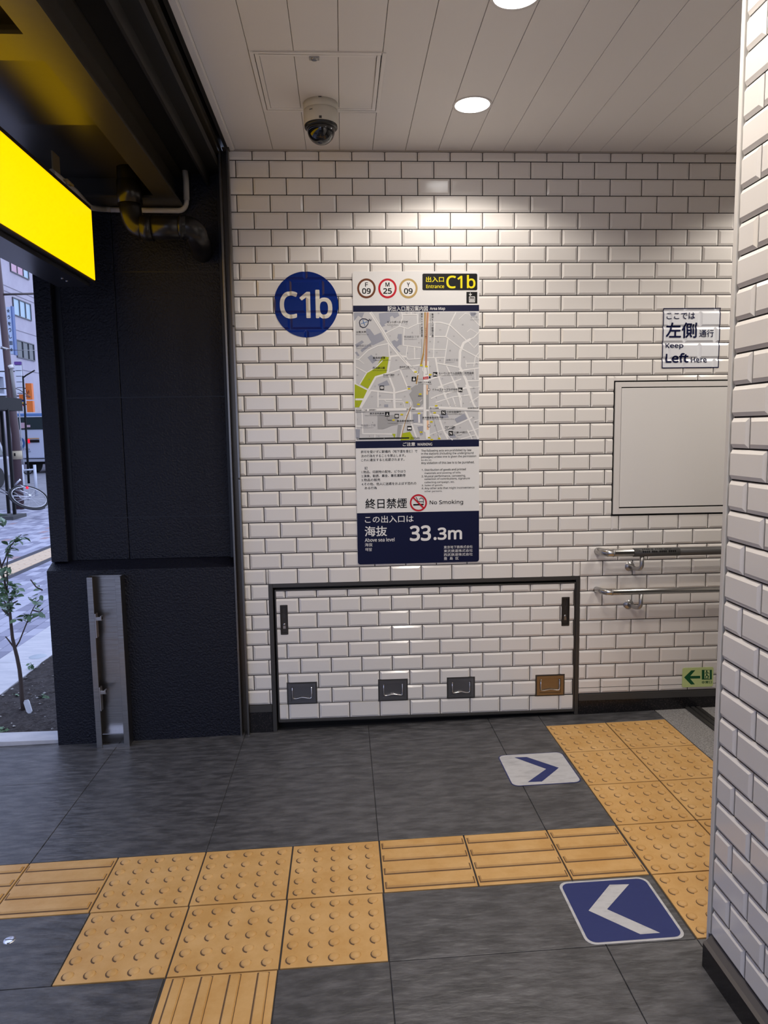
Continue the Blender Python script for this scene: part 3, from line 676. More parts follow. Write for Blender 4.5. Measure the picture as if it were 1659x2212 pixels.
T6 = [('セントポールプラザ',452,195,718,225,k_,.01),('St.Paul\'s Plaza',455,240,585,254,k_,0),('立教大学',55,325,182,352,k_,.01),('Rikkyo University',55,366,215,379,k_,0),('西池袋三丁目',60,500,248,528,tg_,0),('Nishi-Ikebukuro 3',60,540,225,552,tg_,0),
('豊島税務署',270,655,428,682,k_,.01),('Toshima Taxation Office',270,693,492,706,k_,0),('西池袋公園',268,783,422,812,k_,.01),('Nishi-Ikebukuro Park',268,824,455,836,k_,0),('西池袋公園前',402,877,545,898,k_,.01),('Nishi-Ikebukuro Park',402,906,538,917,k_,0),
('西池袋公園入口',612,775,782,797,k_,.01),('Nishi-Ikebukuro Park Entrance',612,804,812,814,k_,0),('西池袋五丁目',668,385,857,412,tg_,0),('Nishi-Ikebukuro 5',668,424,832,436,tg_,0),('池袋二丁目',1202,682,1357,710,tg_,0),('Ikebukuro 2',1202,720,1310,732,tg_,0),('池袋',1520,95,1585,120,tg_,0),('三丁目',1520,135,1605,160,tg_,0),('Ikebukuro 3',1515,175,1625,187,tg_,0),
('スーパーホテル池袋西口天然温泉',1107,850,1560,880,k_,.008),('SuperHotel Ikebukuro West Natural Hot Spring',1107,884,1535,899,k_,0),('ホテルスタープラザ池袋',1030,1060,1352,1090,k_,.008),('Hotel Starplaza Ikebukuro',1115,1094,1352,1107,k_,0),('池袋二又交番前',847,972,1014,993,k_,.01),('Ikebukuro Futamata Koban',847,999,1024,1010,k_,0),
('N',218,172,248,200,n_,.03)]
for (b, a0, b0, a1, b1, m, bo) in T6: P.text(b, a0, b0, a1, b1, m, bo)
P.text('東京メトロ 有楽町線', 885, 92, 908, 400, k_, .01, 1, 1); P.text('Tokyo Metro Yurakucho Line', 866, 92, 878, 365, k_, 0, 1, 1); P.text('東京メトロ 副都心線', 1020, 98, 1046, 405, k_, .01, 1, 1); P.text('Tokyo Metro Fukutoshin Line', 1000, 98, 1012, 382, k_, 0, 1, 1); P.text('アゼリア通り', 936, 285, 958, 430, b_r, .0, 1, 1)
for i, (cx, cy, s_) in enumerate([(700,97,'12'),(805,97,'13'),(1110,98,'23'),(697,240,'11'),(514,270,'10'),(773,347,'8'),(489,390,'9'),(858,478,'5'),(829,557,'4'),(1130,313,'21'),(1418,245,'30'),(1306,393,'31'),(1000,462,'19'),(1105,466,'20'),(990,594,'18'),(1085,604,'17'),(1256,575,'16'),(500,598,'32'),(312,625,'33'),(567,700,'21'),(684,686,'2'),(1127,702,'15'),(1436,660,'35'),(1595,745,'34'),(1000,778,'14'),(70,892,'19'),(222,946,'20'),(297,1034,'22'),(597,882,'30'),(704,905,'29'),(1156,935,'12'),(1325,927,'11'),(1548,933,'36'),(711,610,'3')]):
    P.text(s_, cx-(10 if len(s_) > 1 else 5), cy-8, cx+(10 if len(s_) > 1 else 5), cy+8, tg_)
P.line([(97,215),(105,190),(135,168),(175,172),(215,195),(205,240),(175,275),(140,282),(108,262),(97,215)], 9, n_); P.line([(118,232),(200,205)], 6, cy_); P.line([(140,180),(168,258)], 6, cy_)
def yb(u, v, s_, w=17):
    P.lay(8); P.rect(u-w, v-9, u+w, v+9, y_); P.lay(9); P.text(s_, u-w+5, v-6, u+w-5, v+6, k_)
for a in ((890,766,'C7'),(954,781,'C7a'),(816,850,'C3'),(1003,885,'C1b'),(730,1065,'3a'),(875,1134,'C2')): yb(*a)
P.lay(8); P.poly([(912,915),(978,907),(978,940),(912,945)], r_); P.lay(9); P.text('現在地', 922, 920, 968, 936, w_)
P.rect(985, 907, 1007, 932, n_)
P.lay(8); P.disc(983, 1076, 18, 20, b_r); P.lay(9); P.disc(983, 1076, 13, 14, w_); P.line([(983,1068),(981,1084)], 4, b_r)
P.line([(825, 938), (905, 942)], 2, b_r)
P.frame((760, 780), 5.925); P.lay(7)
icon(453, 680, 'tri', 29); icon(575, 704, 'mail', 28); icon(1173, 661, 'bank', 29); icon(1267, 923, 'bank', 29); icon(737, 859, 'bus', 29)
P.lay(7)
T7 = [('劇場通り',222,615,312,635,k_,.01),('西池袋一丁目',54,618,192,640,k_,.01),('Nishi-Ikebukuro 1',54,647,170,656,k_,0),('東京芸術劇場',230,658,413,682,k_,.01),('Tokyo Metropolitan Theatre',166,690,413,704,k_,0),('西池袋一丁目',116,808,300,836,tg_,0),('Nishi-Ikebukuro 1',116,846,278,857,tg_,0),('豊島都税事務所',576,752,795,780,k_,.01),('Toshima Metropolitan Taxation Office',456,789,795,802,k_,0),
('西口公園前',700,606,816,626,k_,.01),('東京都豊島合同庁舎',901,710,1172,735,k_,.01),('Tokyo Metro. Govt. & Toshima City Joint office',901,740,1305,753,k_,0),('西口五差路',997,592,1112,612,k_,.01),('三井住友銀行',1213,637,1397,664,k_,.01),('Sumitomo Mitsui Bank',1213,670,1415,685,k_,0),('池袋郵便局前',1479,592,1618,612,k_,.01),('三菱UFJ銀行',1305,900,1480,928,k_,.01),('MUFG Bank',1305,937,1405,949,k_,0),('ロマンス通り',1195,828,1322,876,k_,.01),
('0',62,980,84,1006,k_,0),('200m',748,970,865,1002,k_,0),('西武口',708,322,760,336,k_,.02),('西武口',848,440,905,454,k_,.02),('西武口',460,750,515,764,k_,.02)]
for (b, a0, b0, a1, b1, m, bo) in T7: P.text(b, a0, b0, a1, b1, m, bo)
P.line([(92, 994), (735, 983)], 17, k_); P.lay(8); P.line([(413, 982), (413, 996)], 3, w_); P.lay(7); P.line([(1195,890),(1320,840)], 3, k_); P.line([(453,710),(453,755)], 3, k_)
for a in ((706,528,'1b'),(853,553,'C1'),(640,684,'2a'),(533,755,'2b',14),(1080,572,'C8'),(1060,662,'C9'),(860,670,'C6'),(1018,777,'C10'),(887,909,'4'),(990,980,'6'),(1022,1005,'5'),(1117,990,'8')): yb(*a)
for (cx, cy, s_) in [(257,455,'21'),(360,445,'23'),(677,455,'27'),(510,510,'24'),(627,553,'26'),(362,560,'25'),(72,748,'7'),(267,785,'6'),(62,553,'1'),(225,962,'9'),(343,962,'10'),(1190,786,'21'),(1060,825,'18'),(1385,850,'36'),(1555,720,'38'),(1583,780,'39'),(1512,911,'35'),(1548,968,'34'),(1350,985,'33'),(1590,510,'40'),(1426,541,'8'),(1326,560,'7'),(1256,565,'6'),(1145,565,'5'),(1082,465,'2'),(1228,420,'3'),(1421,435,'9'),(1573,402,'39'),(1558,345,'38'),(1044,942,'19'),(1137,933,'20'),(1358,300,'10'),(1230,325,'4')]:
    P.text(s_, cx-(10 if len(s_) > 1 else 5), cy-8, cx+(10 if len(s_) > 1 else 5), cy+8, tg_)
P.lay(8); P.disc(986, 829, 18, 20, b_r); P.lay(9); P.disc(986, 829, 13, 14, w_); P.line([(986,821),(984,837)], 4, b_r)
P.lay(7); 
for k in range(4): P.line([(860+9*k, 525-8*k), (880+9*k, 545-8*k-30)], 3, w_)
# notice text (zoom frame 740,940 scale 5.184)
P.frame((740, 940), 5.184); P.lay(2)
NT = [('ご注意',674,80,813,122,w_,.015),('WARNING',836,87,1004,118,w_,.014),('許可を受けずに駅構内（地下道を含む）で',205,166,838,200,k_,.008),('次の行為をすることを禁止します。',207,214,705,246,k_,.008),('これに違反すると処罰されます。',208,259,693,291,k_,.008),('記',246,353,280,386,k_,.008),
('1.物品、印刷物の配布、ビラはり',214,393,706,425,k_,.008),('2.演奏、勧誘、募金、署名運動等',213,438,706,470,k_,.008),('3.物品の販売',213,485,422,517,k_,.008),('4.その他、他人に迷惑をおよぼす恐れの',213,527,826,560,k_,.008),('ある行為',247,576,384,606,k_,.008),
('The following acts are prohibited by law',880,157,1442,189,k_,.012),('in the stations (including the underground',880,190,1467,222,k_,.012),('passages) unless one is given the permission',880,226,1497,257,k_,.012),('to do so.',880,268,1000,287,k_,.012),('Any violation of this law is to be punished.',880,293,1476,327,k_,.012),
('1. Distribution of goods and printed',887,372,1380,404,k_,.012),('materials and posting of bills.',918,411,1327,437,k_,.012),('2. Musical performance, canvassing,',885,444,1378,474,k_,.012),('collection of contributions, signature',918,475,1425,504,k_,.012),('collecting campaign, etc.',918,514,1255,541,k_,.012),('3. Sales of goods.',886,551,1125,574,k_,.012),('4. Any other acts that might inconvenience',886,578,1477,608,k_,.012),('other persons.',918,618,1116,640,k_,.012),
('終日禁煙',255,707,722,822,k_,.012),('No Smoking',975,726,1350,785,k_,.012),('この出入口は',250,900,795,980,w_,.008),('海抜',248,1018,497,1133,w_,.014),('Above sea level',249,1150,582,1192,w_,.014),('海抜',249,1208,336,1246,w_,0),('해발',254,1262,330,1299,w_,0),('33',752,1010,990,1185,w_,.032),('.3m',1018,1032,1338,1172,w_,.035),
('東京地下鉄株式会社',1134,1235,1457,1268,w_,0),('東武鉄道株式会社',1134,1277,1457,1310,w_,0),('西武鉄道株式会社',1134,1319,1457,1352,w_,0),('豊  島  区',1134,1363,1300,1396,w_,0)]
for (b, a0, b0, a1, b1, m, bo) in NT: P.text(b, a0, b0, a1, b1, m, bo)
cx, cy = 849, 757
P.line([(792,780),(908,776)], 17, k_); P.line([(822,695),(835,715),(838,735),(870,745),(905,745),(905,760)], 7, k_); P.line([(858,718),(880,702),(905,715),(905,742)], 6, k_)
P.lay(4)
for k in range(40):
    a0, a1 = 2*math.pi*k/40, 2*math.pi*(k+1)/40
    P.poly([(cx+96*math.cos(a0), cy+96*math.sin(a0)), (cx+96*math.cos(a1), cy+96*math.sin(a1)), (cx+78*math.cos(a1), cy+78*math.sin(a1)), (cx+78*math.cos(a0), cy+78*math.sin(a0))], r_)
P.line([(cx-58, cy-58), (cx+58, cy+58)], 17, r_)
P.build('printed_face', PM, t)

# ------------------------------------------------------------------ films stuck over the tiles
def film(name, polys, lift, m, parent=None, smoothcut=True):
    bm = bmesh.new()
    for p in polys:
        try: bm.faces.new([bm.verts.new((x, 0, z)) for x, z in p])
        except ValueError: pass
    drape(bm, lift); bmesh.ops.recalc_face_normals(bm, faces=bm.faces)
    me = bpy.data.meshes.new(name); bm.to_mesh(me); bm.free(); return link(name, me, m) if parent is None else put(link(name, me, m), parent)
def text_polys(body, u0, v0, u1, v1, bold=0, spacing=1):
    v, f = text_geo(body, bold, spacing)
    xa, xb = min(p[0] for p in v), max(p[0] for p in v); ya, yb = min(p[1] for p in v), max(p[1] for p in v)
    X0, _ = wp(u0, (v0+v1)/2); X1, _ = wp(u1, (v0+v1)/2); _, Z1 = wp((u0+u1)/2, v0); _, Z0 = wp((u0+u1)/2, v1)
    B = bold*1.15*(Z1-Z0); X0 += B; X1 -= B; Z0 += B; Z1 -= B
    return [[[(X0+(X1-X0)*(v[i][0]-xa)/(xb-xa)+ox, Z0+(Z1-Z0)*(v[i][1]-ya)/(yb-ya)+oz) for i in q] for q in f] for ox, oz in bold_steps(B)]
t = empty('entrance_number_sticker', (.301, -.006, 2.053), 'round blue sticker reading C1b stuck over the tiles', 'sticker')
BLUE = mat('blue_film', rgb(0, 36, 118), .2, spec=.35); 
cx, cz, R_ = .301, 2.053, .1485
film('blue_disc', [[(cx+R_*math.cos(2*math.pi*k/96), cz+R_*math.sin(2*math.pi*k/96)) for k in range(96)]], .0016, BLUE, t)
def film_text(name, layers, lift, m, parent):
    bm = bmesh.new(); lift_l = bm.verts.layers.float.new('l')
    for i, polys in enumerate(layers):
        for p in polys:
            vs = [bm.verts.new((x, 0, z)) for x, z in p]
            for v in vs: v[lift_l] = 4e-6*(i % 40)
            try: bm.faces.new(vs)
            except ValueError: pass
    drape(bm, lift)
    for v in bm.verts: v.co.y -= v[lift_l]
    me = bpy.data.meshes.new(name); bm.to_mesh(me); bm.free(); return put(link(name, me, m), parent)
def glyph(body, a, b, c, d, bold=.022): return text_polys(body, 560+a/8.295, 570+b/8.295, 560+c/8.295, 570+d/8.295, bold)
film_text('lettering', glyph('C', 370, 495, 690, 985)+glyph('1', 725, 505, 918, 978)+glyph('b', 1010, 468, 1310, 985), .0026, mat('film_white', rgb(226, 220, 208), .3), t)
t = empty('keep_left_sticker', (2.135, -.006, 1.888), 'square translucent white sticker with navy writing asking to keep left', 'sticker')
q = [wp(1431.2, 666), wp(1555.3, 665.5), wp(1551.2, 794), wp(1428.3, 796.4)]; x0, x1, z0, z1 = (q[0][0]+q[3][0])/2, (q[1][0]+q[2][0])/2, (q[2][1]+q[3][1])/2, (q[0][1]+q[1][1])/2
film('film', [[(x0, z0), (x1, z0), (x1, z1), (x0, z1)]], .0018, mat('film_pale', rgb(232, 234, 240), .25), t)
NVF = mat('film_navy', rgb(6, 14, 60), .5, spec=.12); w = .0040
film('border', [[(x0, z0), (x1, z0), (x1, z0+w), (x0, z0+w)], [(x0, z1-w), (x1, z1-w), (x1, z1), (x0, z1)], [(x0, z0+w), (x0+w, z0+w), (x0+w, z1-w), (x0, z1-w)], [(x1-w, z0+w), (x1, z0+w), (x1, z1-w), (x1-w, z1-w)]], .0028, NVF, t)
def kl(body, a, b, c, d, bold): return text_polys(body, 1230+a/3.867, 620+b/3.867, 1230+c/3.867, 620+d/3.867, bold)
film_text('lettering', kl('ここでは', 806, 215, 1043, 270, .01)+kl('左側', 800, 298, 1058, 428, .016)+kl('通行', 1078, 358, 1200, 420, .008)+kl('Keep', 798, 470, 945, 522, .02)+kl('Left', 798, 553, 988, 634, .035)+kl('Here', 1010, 587, 1143, 632, .03), .0036, NVF, t)

# ------------------------------------------------------------------ white service panel
t = empty('service_panel', (2.05, 0, 1.36), 'large white steel service panel door set in the tiled wall', 'service panel')
px0, px1, pz0, pz1 = 1.768, 2.50, 1.046, 1.683
g = MB(); g.box(px0-.0075, px1+.02, -.0012, .12, pz0-.010, pz1+.0075); g.build('rebate', BLACKGAP, t)
g = MB(); f_ = .028
g.box(px0, px0+f_, -.010, .0, pz0+.0, pz1); g.box(px0+f_, px1-f_, -.010, 0, pz1-f_+.004, pz1); g.box(px0+f_, px1-f_, -.010, 0, pz0, pz0+f_); g.box(px1-f_, px1, -.010, 0, pz0, pz1); g.build('frame', WHITEP, t, .0012)
g = MB(); g.box(px0+f_+.0025, px1-f_-.003, -.0085, -.0025, pz0+f_+.0065, pz1-f_-.0005); g.build('door', mat('panel_door', (.78, .76, .745), .32, bump=(500, .05, .0003)), t, .0012)
g = MB(); g.box(2.322, 2.352, -.011, -.0085, 1.300, 1.425); lk = g.build('lock_plate', mat('lock_grey', (.16, .165, .175), .35, .7), t, .001)
g = MB(); g.box(2.328, 2.346, -.0145, -.011, 1.310, 1.380); g.build('lever', STEEL, lk, .001)
g = MB(); g.lathe([(0, -.0135), (.006, -.013), (.007, -.011)], (2.337, 0, 1.402), 'y', seg=14); g.build('keyhole', STEELD, lk)

# ------------------------------------------------------------------ tiled floor-level hatch
t = empty('tiled_hatch', (.85, 0, .37), 'wide low tiled hatch door in a dark metal frame with four ring latches', 'hatch')
HF = mat('hatch_frame', (.075, .072, .07), .38, .5)
hx0, hx1, hz1 = .085, 1.612, .7435; fw = .020
g = MB(); zl, zr = fz(hx0, 0)-.01, fz(hx1, 0)-.01
g.box(hx0, hx0+fw, -.0045, .03, zl, hz1); g.box(hx1-fw, hx1, -.0045, .03, zl, hz1); g.box(hx0+fw, hx1-fw, -.0045, .03, hz1-fw, hz1); g.build('outer_frame', HF, t, .0015)
g = MB(); g.box(hx0+fw, hx1-fw, .055, .14, -.05, hz1-fw); g.box(hx0+fw, hx0+fw+.004, .02, .14, -.05, hz1-fw); g.build('recess', BLACKGAP, t)
dx0, dx1, dz0, dz1 = .1135, 1.5895, .050, .7125; w = .0065
g = MB(); g.box(dx0, dx0+w, -.0065, .03, dz0, dz1); g.box(dx1-w, dx1, -.0065, .03, dz0, dz1); g.box(dx0+w, dx1-w, -.0065, .03, dz1-w, dz1); g.box(dx0+w, dx1-w, -.0065, .03, dz0, dz0+w*1.5); g.build('door_frame', HF, t, .001)
g = MB(); g.box(dx0+w, dx1-w, .004, .03, dz0+w, dz1-w); door = g.build('door_panel', GROUT, t)
LT = [(.158, .306, .138, .250), (.606, .753, .138, .250), (.947, 1.088, .139, .249), (1.392, 1.541, .135, .247)]
PL = [(.137, .174, .492, .638), (1.520, 1.560, .494, .639)]
zl_ = [dz1-w, .670, .595, .519, .4435, .368, .2925, .2165, .139, dz0+w*1.5]
cells = []
for r in range(9):
    off = .014 if r in (0, 2, 4, 6, 8) else .078
    x = off
    while x < dx1-w:
        a, b = max(x, dx0+w), min(x+.15, dx1-w)
        if 0 < dx1-w-b < .012: b = dx1-w
        if b-a > .012: cells.append((a, b, zl_[r+1], zl_[r], [0 if a > x else 1, 0 if b < x+.15-1e-6 else 1, 1, 0 if r == 0 else 1]))
        x += .15
cells = clip_rects(cells, LT+PL, .0045, True)
cache = {}
for (x0, x1, z0, z1, f) in cells:
    w_2, h2 = (x1-x0)/2, (z1-z0)/2; k = (round(w_2, 4), round(h2, 4), tuple(f))
    if k not in cache: cache[k] = tile_mesh(-w_2, w_2, -h2, h2, f, 'tile')
    o = bpy.data.objects.new('tile', cache[k]); COL.objects.link(o); o.location = ((x0+x1)/2, -.0005, (z0+z1)/2); o.rotation_euler = (random.gauss(0, .0015), 0, random.gauss(0, .0015)); put(o, t)
def latch(x0, x1, z0, z1, m):
    g = MB(); e = .007
    g.box(x0, x1, -.004, .004, z0, z1, 0); pl = g.build('latch', HF, t, .0008)
    a, b, c, d = x0+e, x1-e, z0+e, z1-e
    g = MB(); r = .014
    g.box(a, a+r, -.0085, -.004, c, d); g.box(b-r, b, -.0085, -.004, c, d); g.box(a+r, b-r, -.0085, -.004, d-r, d); g.box(a+r, b-r, -.0085, -.004, c, c+r*.8)
    g.box(a+r, b-r, -.0045, -.004, c+r*.8, d-r); g.build('flush_plate', m, pl, .0012)
    g = MB(); xa, xb, zt, zb = a+r+.006, b-r-.006, d-r-.006, c+r+.006; zm = zb+.004
    g.tube([(xa+.004, -.007, zt), (xa, -.0085, zt), (xa, -.0095, zb+.012), (xa+.004, -.0095, zb+.004), (xa+.016, -.0095, zb+.004), ((xa+xb)/2, -.0105, zb+.010), (xb-.016, -.0095, zb+.004), (xb-.004, -.0095, zb+.004), (xb, -.0095, zb+.012), (xb, -.0085, zt), (xb-.004, -.007, zt)], .0034, seg=8)
    g.build('ring_handle', mat('chrome', (.75, .74, .74), .12, 1), pl)
LM = mat('latch_steel', (.20, .20, .215), .30, .9); LB = mat('latch_bronze', (.30, .235, .165), .32, .9)
for i, q in enumerate(LT):
    latch(*q, LB if i == 3 else LM)
for (x0, x1, z0, z1) in PL:
    g = MB(); g.box(x0, x0+.005, -.007, .004, z0, z1); g.box(x1-.005, x1, -.007, .004, z0, z1); g.box(x0+.005, x1-.005, -.007, .004, z1-.008, z1); g.box(x0+.005, x1-.005, -.007, .004, z0, z0+.008); g.box(x0+.005, x1-.005, -.0015, .004, z0+.008, z1-.008)
    pl = g.build('lock_plate', mat('lock_bronze', (.06, .055, .052), .36, .6), t, .0006)
    c = (x0+x1)/2
    g = MB(); zc = z1-.032
    for s in (-1, 1): pass
    pts = [(c+.007*math.sin(a), -.002, zc+(.009 if math.cos(a) > 0 else -.009)+.007*math.cos(a)) for a in [2*math.pi*k/16 for k in range(17)]]
    g.tube(pts, .0011, seg=6, caps=False); g.box(c-.003, c+.003, -.0022, -.0015, z1-.065, z1-.05); g.build('lever_slot', STEELD, pl)
    g = MB(); g.lathe([(0, -.003), (.0055, -.0028), (.0065, -.0015)], (c, 0, z0+.048), 'y', seg=14); g.box(c-.006, c+.006, -.0025, -.0015, z0+.028, z0+.042); g.build('knob', STEEL, pl)

# ------------------------------------------------------------------ handrails
def handrail(z, r, label, sleeve):
    t = empty('handrail', (1.9, 0, z), label, 'handrail', 'handrails beside the hatch'); t['group'] = 'handrails beside the hatch'
    yr = -.085; xa = 1.690+r
    g = MB(); c = .052
    g.tube([(xa-.012, .004, z-.004), (xa-.010, -.02, z-.002)]+arc((xa-.008, -.040, z), (xa-.004, yr, z), (xa+.045, yr, z), 6)+[(3.1, yr, z)], r, seg=20); g.build('rail', mat('brushed_rail', (.46, .45, .44), .24, 1, bump=(3, .15, .002, (1, 20, 20))), t)
    for x in (1.868, 2.50):
        g = MB(); g.tube([(x+.018, yr, z-r+.004), (x+.018, yr, z-.060)]+arc((x+.018, yr, z-.062), (x+.016, yr, z-.084), (x+.004, yr+.03, z-.086), 5)+[(x-.012, .003, z-.084)], .0105, seg=14); br = g.build('bracket', STEEL, t)
        g = MB(); g.lathe([(.0, -.012), (.017, -.012), (.021, -.006), (.026, -.004), (.026, .003)], (x-.010, 0, z-.084), 'y', seg=24); g.build('wall_flange', STEEL, br)
    g = MB()
    for x in (xa+.012, xa+.036): g.tube([(x-.0025, yr+(.009 if x < xa+.02 else 0), z), (x+.0025, yr+(.007 if x < xa+.02 else 0), z)], r+.0012, seg=20)
    g.build('weld', STEEL, t)
    if sleeve:
        g = MB(); g.tube([(1.842, yr, z), (3.1, yr, z)], r+.0015, seg=20); sl = g.build('grip_sleeve', mat('grip_grey', (.085, .082, .08), .42), t)
        g = MB(); g.tube([(1.842, yr, z), (2.066, yr, z)], r+.0024, seg=20); sl = g.build('braille_label', mat('label_grey', (.075, .075, .076), .38), t)
        g = MB(); rr = r+.0030
        def mark(x, w, a0, a1):
            pts = []
            for (xx, aa) in ((x, a0), (x+w, a0), (x+w, a1), (x, a1)): pts.append((xx, yr-rr*math.cos(aa), z+rr*math.sin(aa)))
            g.face(pts)
        for row, a in ((0, .78), (1, .20)):
            x = 1.880
            for n in ((4, 1, 4, 4) if row == 0 else (4, 3, 4, 4)):
                for k in range(n):
                    mark(x, .0075, a, a+.30); mark(x+.001, .0055, a-.14, a-.04); x += .0095
                x += .008
        g.face([(1.856, yr-rr*math.cos(.5), z+rr*math.sin(.5)), (1.868, yr-rr*math.cos(.5), z+rr*math.sin(.5)), (1.868, yr-rr*math.cos(.56), z+rr*math.sin(.56)), (1.856, yr-rr*math.cos(.56), z+rr*math.sin(.56))])
        g.face([(1.864, yr-rr*math.cos(.38), z+rr*math.sin(.38)), (1.871, yr-rr*math.cos(.53), z+rr*math.sin(.53)), (1.864, yr-rr*math.cos(.70), z+rr*math.sin(.70))])
        g.build('markings', K, sl)
handrail(.868, .0185, 'upper handrail with a dark grey sleeve and printed label, on the tiled wall', True)
handrail(.676, .0150, 'lower bare satin steel handrail, thinner one under the sleeved rail', False)

# ------------------------------------------------------------------ exit sign
t = empty('exit_sign', (2.23, -.01, .204), 'small pale green emergency exit sign with arrow and running figure', 'sign')
q = [wp(1474.4, 1443, -.008), wp(1541, 1441, -.008), wp(1540, 1482.3, -.008), wp(1473.6, 1485, -.008)]
g = MB(); rr_world(q, .008, -.009, -.0055, g); g.build('plate', mat('sign_pale_green', rgb(206, 222, 150), .4), t)
P = Print(-.0093); P.frame((1230, 1140), 3.867)
P.line([(975, 1250), (1093, 1248)], 22, 0); P.poly([(958,1250),(1018,1192),(1052,1190),(1000,1250),(1048,1308),(1015,1310)], 0)
P.lay(1); P.rect(1106, 1187, 1190, 1268, 0); P.lay(2); P.poly([(1128,1190),(1172,1190),(1172,1262),(1128,1262)], 1)
P.lay(3); P.disc(1146, 1198, 7, 7, 0, 12); P.line([(1150,1207),(1146,1228),(1160,1240),(1155,1262)], 9, 0); P.line([(1146,1228),(1136,1245),(1143,1262),(1128,1264)], 7, 0); P.line([(1135,1222),(1138,1208),(1156,1208),(1168,1220)], 5, 0)
P.lay(1); P.text('非常口', 1104, 1278, 1190, 1302, 0, .02)
P.build('pictogram', [print_mat('exit_green', rgb(22, 88, 52)), print_mat('exit_pale', rgb(214, 226, 160))], t)

# ------------------------------------------------------------------ security camera
cx, cy = .398, -.470
t = empty('security_camera', (cx, cy, CZ), 'white dome security camera with smoked black dome on the ceiling', 'camera')
CW = mat('camera_white', (.62, .59, .52), .42)
g = MB(); g.lathe([(0, 0), (.067, 0), (.067, -.028), (.0665, -.0290)], (cx, cy, CZ), seg=40); g.build('mount_ring', CW, t)
g = MB(); g.lathe([(.0655, -.0285), (.0655, -.0297), (.067, -.0305), (.067, -.076), (.0655, -.080), (.0655, -.082), (.060, -.082), (.0, -.080)], (cx, cy, CZ), seg=40); g.build('housing', CW, t)
g = MB(); g.lathe([(.064, -.082), (.0645, -.090), (.060, -.094), (.054, -.094)], (cx, cy, CZ), seg=40); g.build('collar', mat('camera_black', (.012, .012, .013), .35), t)
g = MB(); prof = [(.0545, -.090)]+[(.0545*math.cos(a), -.097-.0545*math.sin(a)) for a in [i*math.pi/2/10 for i in range(10)]]+[(.0005, -.1515)]
g.lathe(prof, (cx, cy, CZ), seg=40); g.build('dome', mat('smoked_dome', (.010, .010, .012), .05, coat=.5), t)
g = MB(); g.box(cx-.006, cx+.006, cy-.068, cy-.064, CZ-.004, CZ); g.box(cx-.005, cx+.005, cy-.0685, cy-.064, CZ-.079, CZ-.071); g.build('catch', STEELD, t)
g = MB()
for k in range(6):
    a = math.radians(-110+k*11-20); 
a = math.radians(-122); r = .0673
def cyl(u, z): aa = a+u/r; return (cx+r*math.cos(aa), cy+r*math.sin(aa), CZ+z)
g.face([cyl(-.009, -.049), cyl(.009, -.049), cyl(.009, -.038), cyl(-.009, -.038)]); tagp = g.build('tag', mat('tag_cream', (.60, .55, .42), .5), t)
g = MB(); r = .0675
for k in range(4): g.face([cyl(-.0065+.0034*k, -.0455), cyl(-.0042+.0034*k, -.0455), cyl(-.0042+.0034*k, -.0415), cyl(-.0065+.0034*k, -.0415)])
g.build('print', K, tagp)

# ------------------------------------------------------------------ ceiling hatch
t = empty('ceiling_hatch', (.40, -.63, CZ), 'square white ceiling access hatch with a small keyed latch', 'hatch')
x0, x1, y0, y1 = HX; z = CZ-.0035; w = .014
g = MB(); g.box(x0, x0+w, y0, y1, z, CZ+.003); g.box(x1-w, x1, y0, y1, z, CZ+.003); g.box(x0+w, x1-w, y1-w, y1, z, CZ+.003); g.box(x0+w, x1-w, y0, y0+w, z, CZ+.003); g.build('outer_frame', CEILT, t, .001)
g = MB(); a, b, c, d = x0+w+.003, x1-w-.003, y0+w+.002, y1-w-.002; w2 = .014
g.box(a, a+w2, c, d, z+.0005, CZ+.003); g.box(b-w2, b, c, d, z+.0005, CZ+.003); g.box(a+w2, b-w2, d-w2, d, z+.0005, CZ+.003); g.box(a+w2, b-w2, c, c+w2, z+.0005, CZ+.003); g.build('inner_frame', CEILT, t, .001)
for k in (1, 2, 3):
    e0, e1 = max(.0196+.15*k, a+w2), min(.0196+.15*(k+1), b-w2); plank(e0, e1, c+w2, d-w2, t, 'hatch_panel', CZ-.001)
g = MB(); lx, ly = .388, y0+.038; g.box(lx-.017, lx+.017, ly-.012, ly+.012, z-.002, z+.002); pl = g.build('latch_plate', mat('latch_grey', (.36, .35, .34), .35, .8), t, .001)
g = MB(); g.lathe([(.011, -.002), (.010, -.006), (.0, -.0065)], (lx, ly, z), seg=18); g.box(lx-.008, lx+.008, ly-.0012, ly+.0012, z-.0085, z-.006); g.build('key_turn', STEEL, pl)

# ------------------------------------------------------------------ downlights
BULB = mat('lamp_glow', (1, 1, 1), .5, emit=((1, .985, .96), 7.0))
for i, (lx, ly) in enumerate(LAMPS):
    if i < 2:
        t = empty('downlight', (lx, ly, CZ), ['round recessed ceiling downlight glowing white, near the tiled wall', 'round recessed downlight cut off by the top edge of the view'][i], 'ceiling light', 'recessed downlights')
        g = MB(); g.lathe([(.068, -.001), (.0765, -.003), (.078, -.0005), (.078, .001)], (lx, ly, CZ), seg=48); g.build('trim_ring', WHITEP, t)
        g = MB(); g.lathe([(.0, -.0006), (.068, -.0008)], (lx, ly, CZ), seg=48); g.build('diffuser', BULB, t)
    L = bpy.data.lights.new('downlight_beam', 'SPOT'); L.energy = LAMP_W*(1.0 if i < 6 else 1.3); L.spot_size = math.radians(144); L.spot_blend = .30; L.shadow_soft_size = .055; L.color = (1, .925, .835)
    o = bpy.data.objects.new('downlight_beam', L); COL.objects.link(o); o.location = (lx, ly, CZ-.012)
    if i < 2: o.parent = t; o.matrix_parent_inverse = Matrix.Translation(-Vector(t.location))
    else: o['kind'] = 'structure'

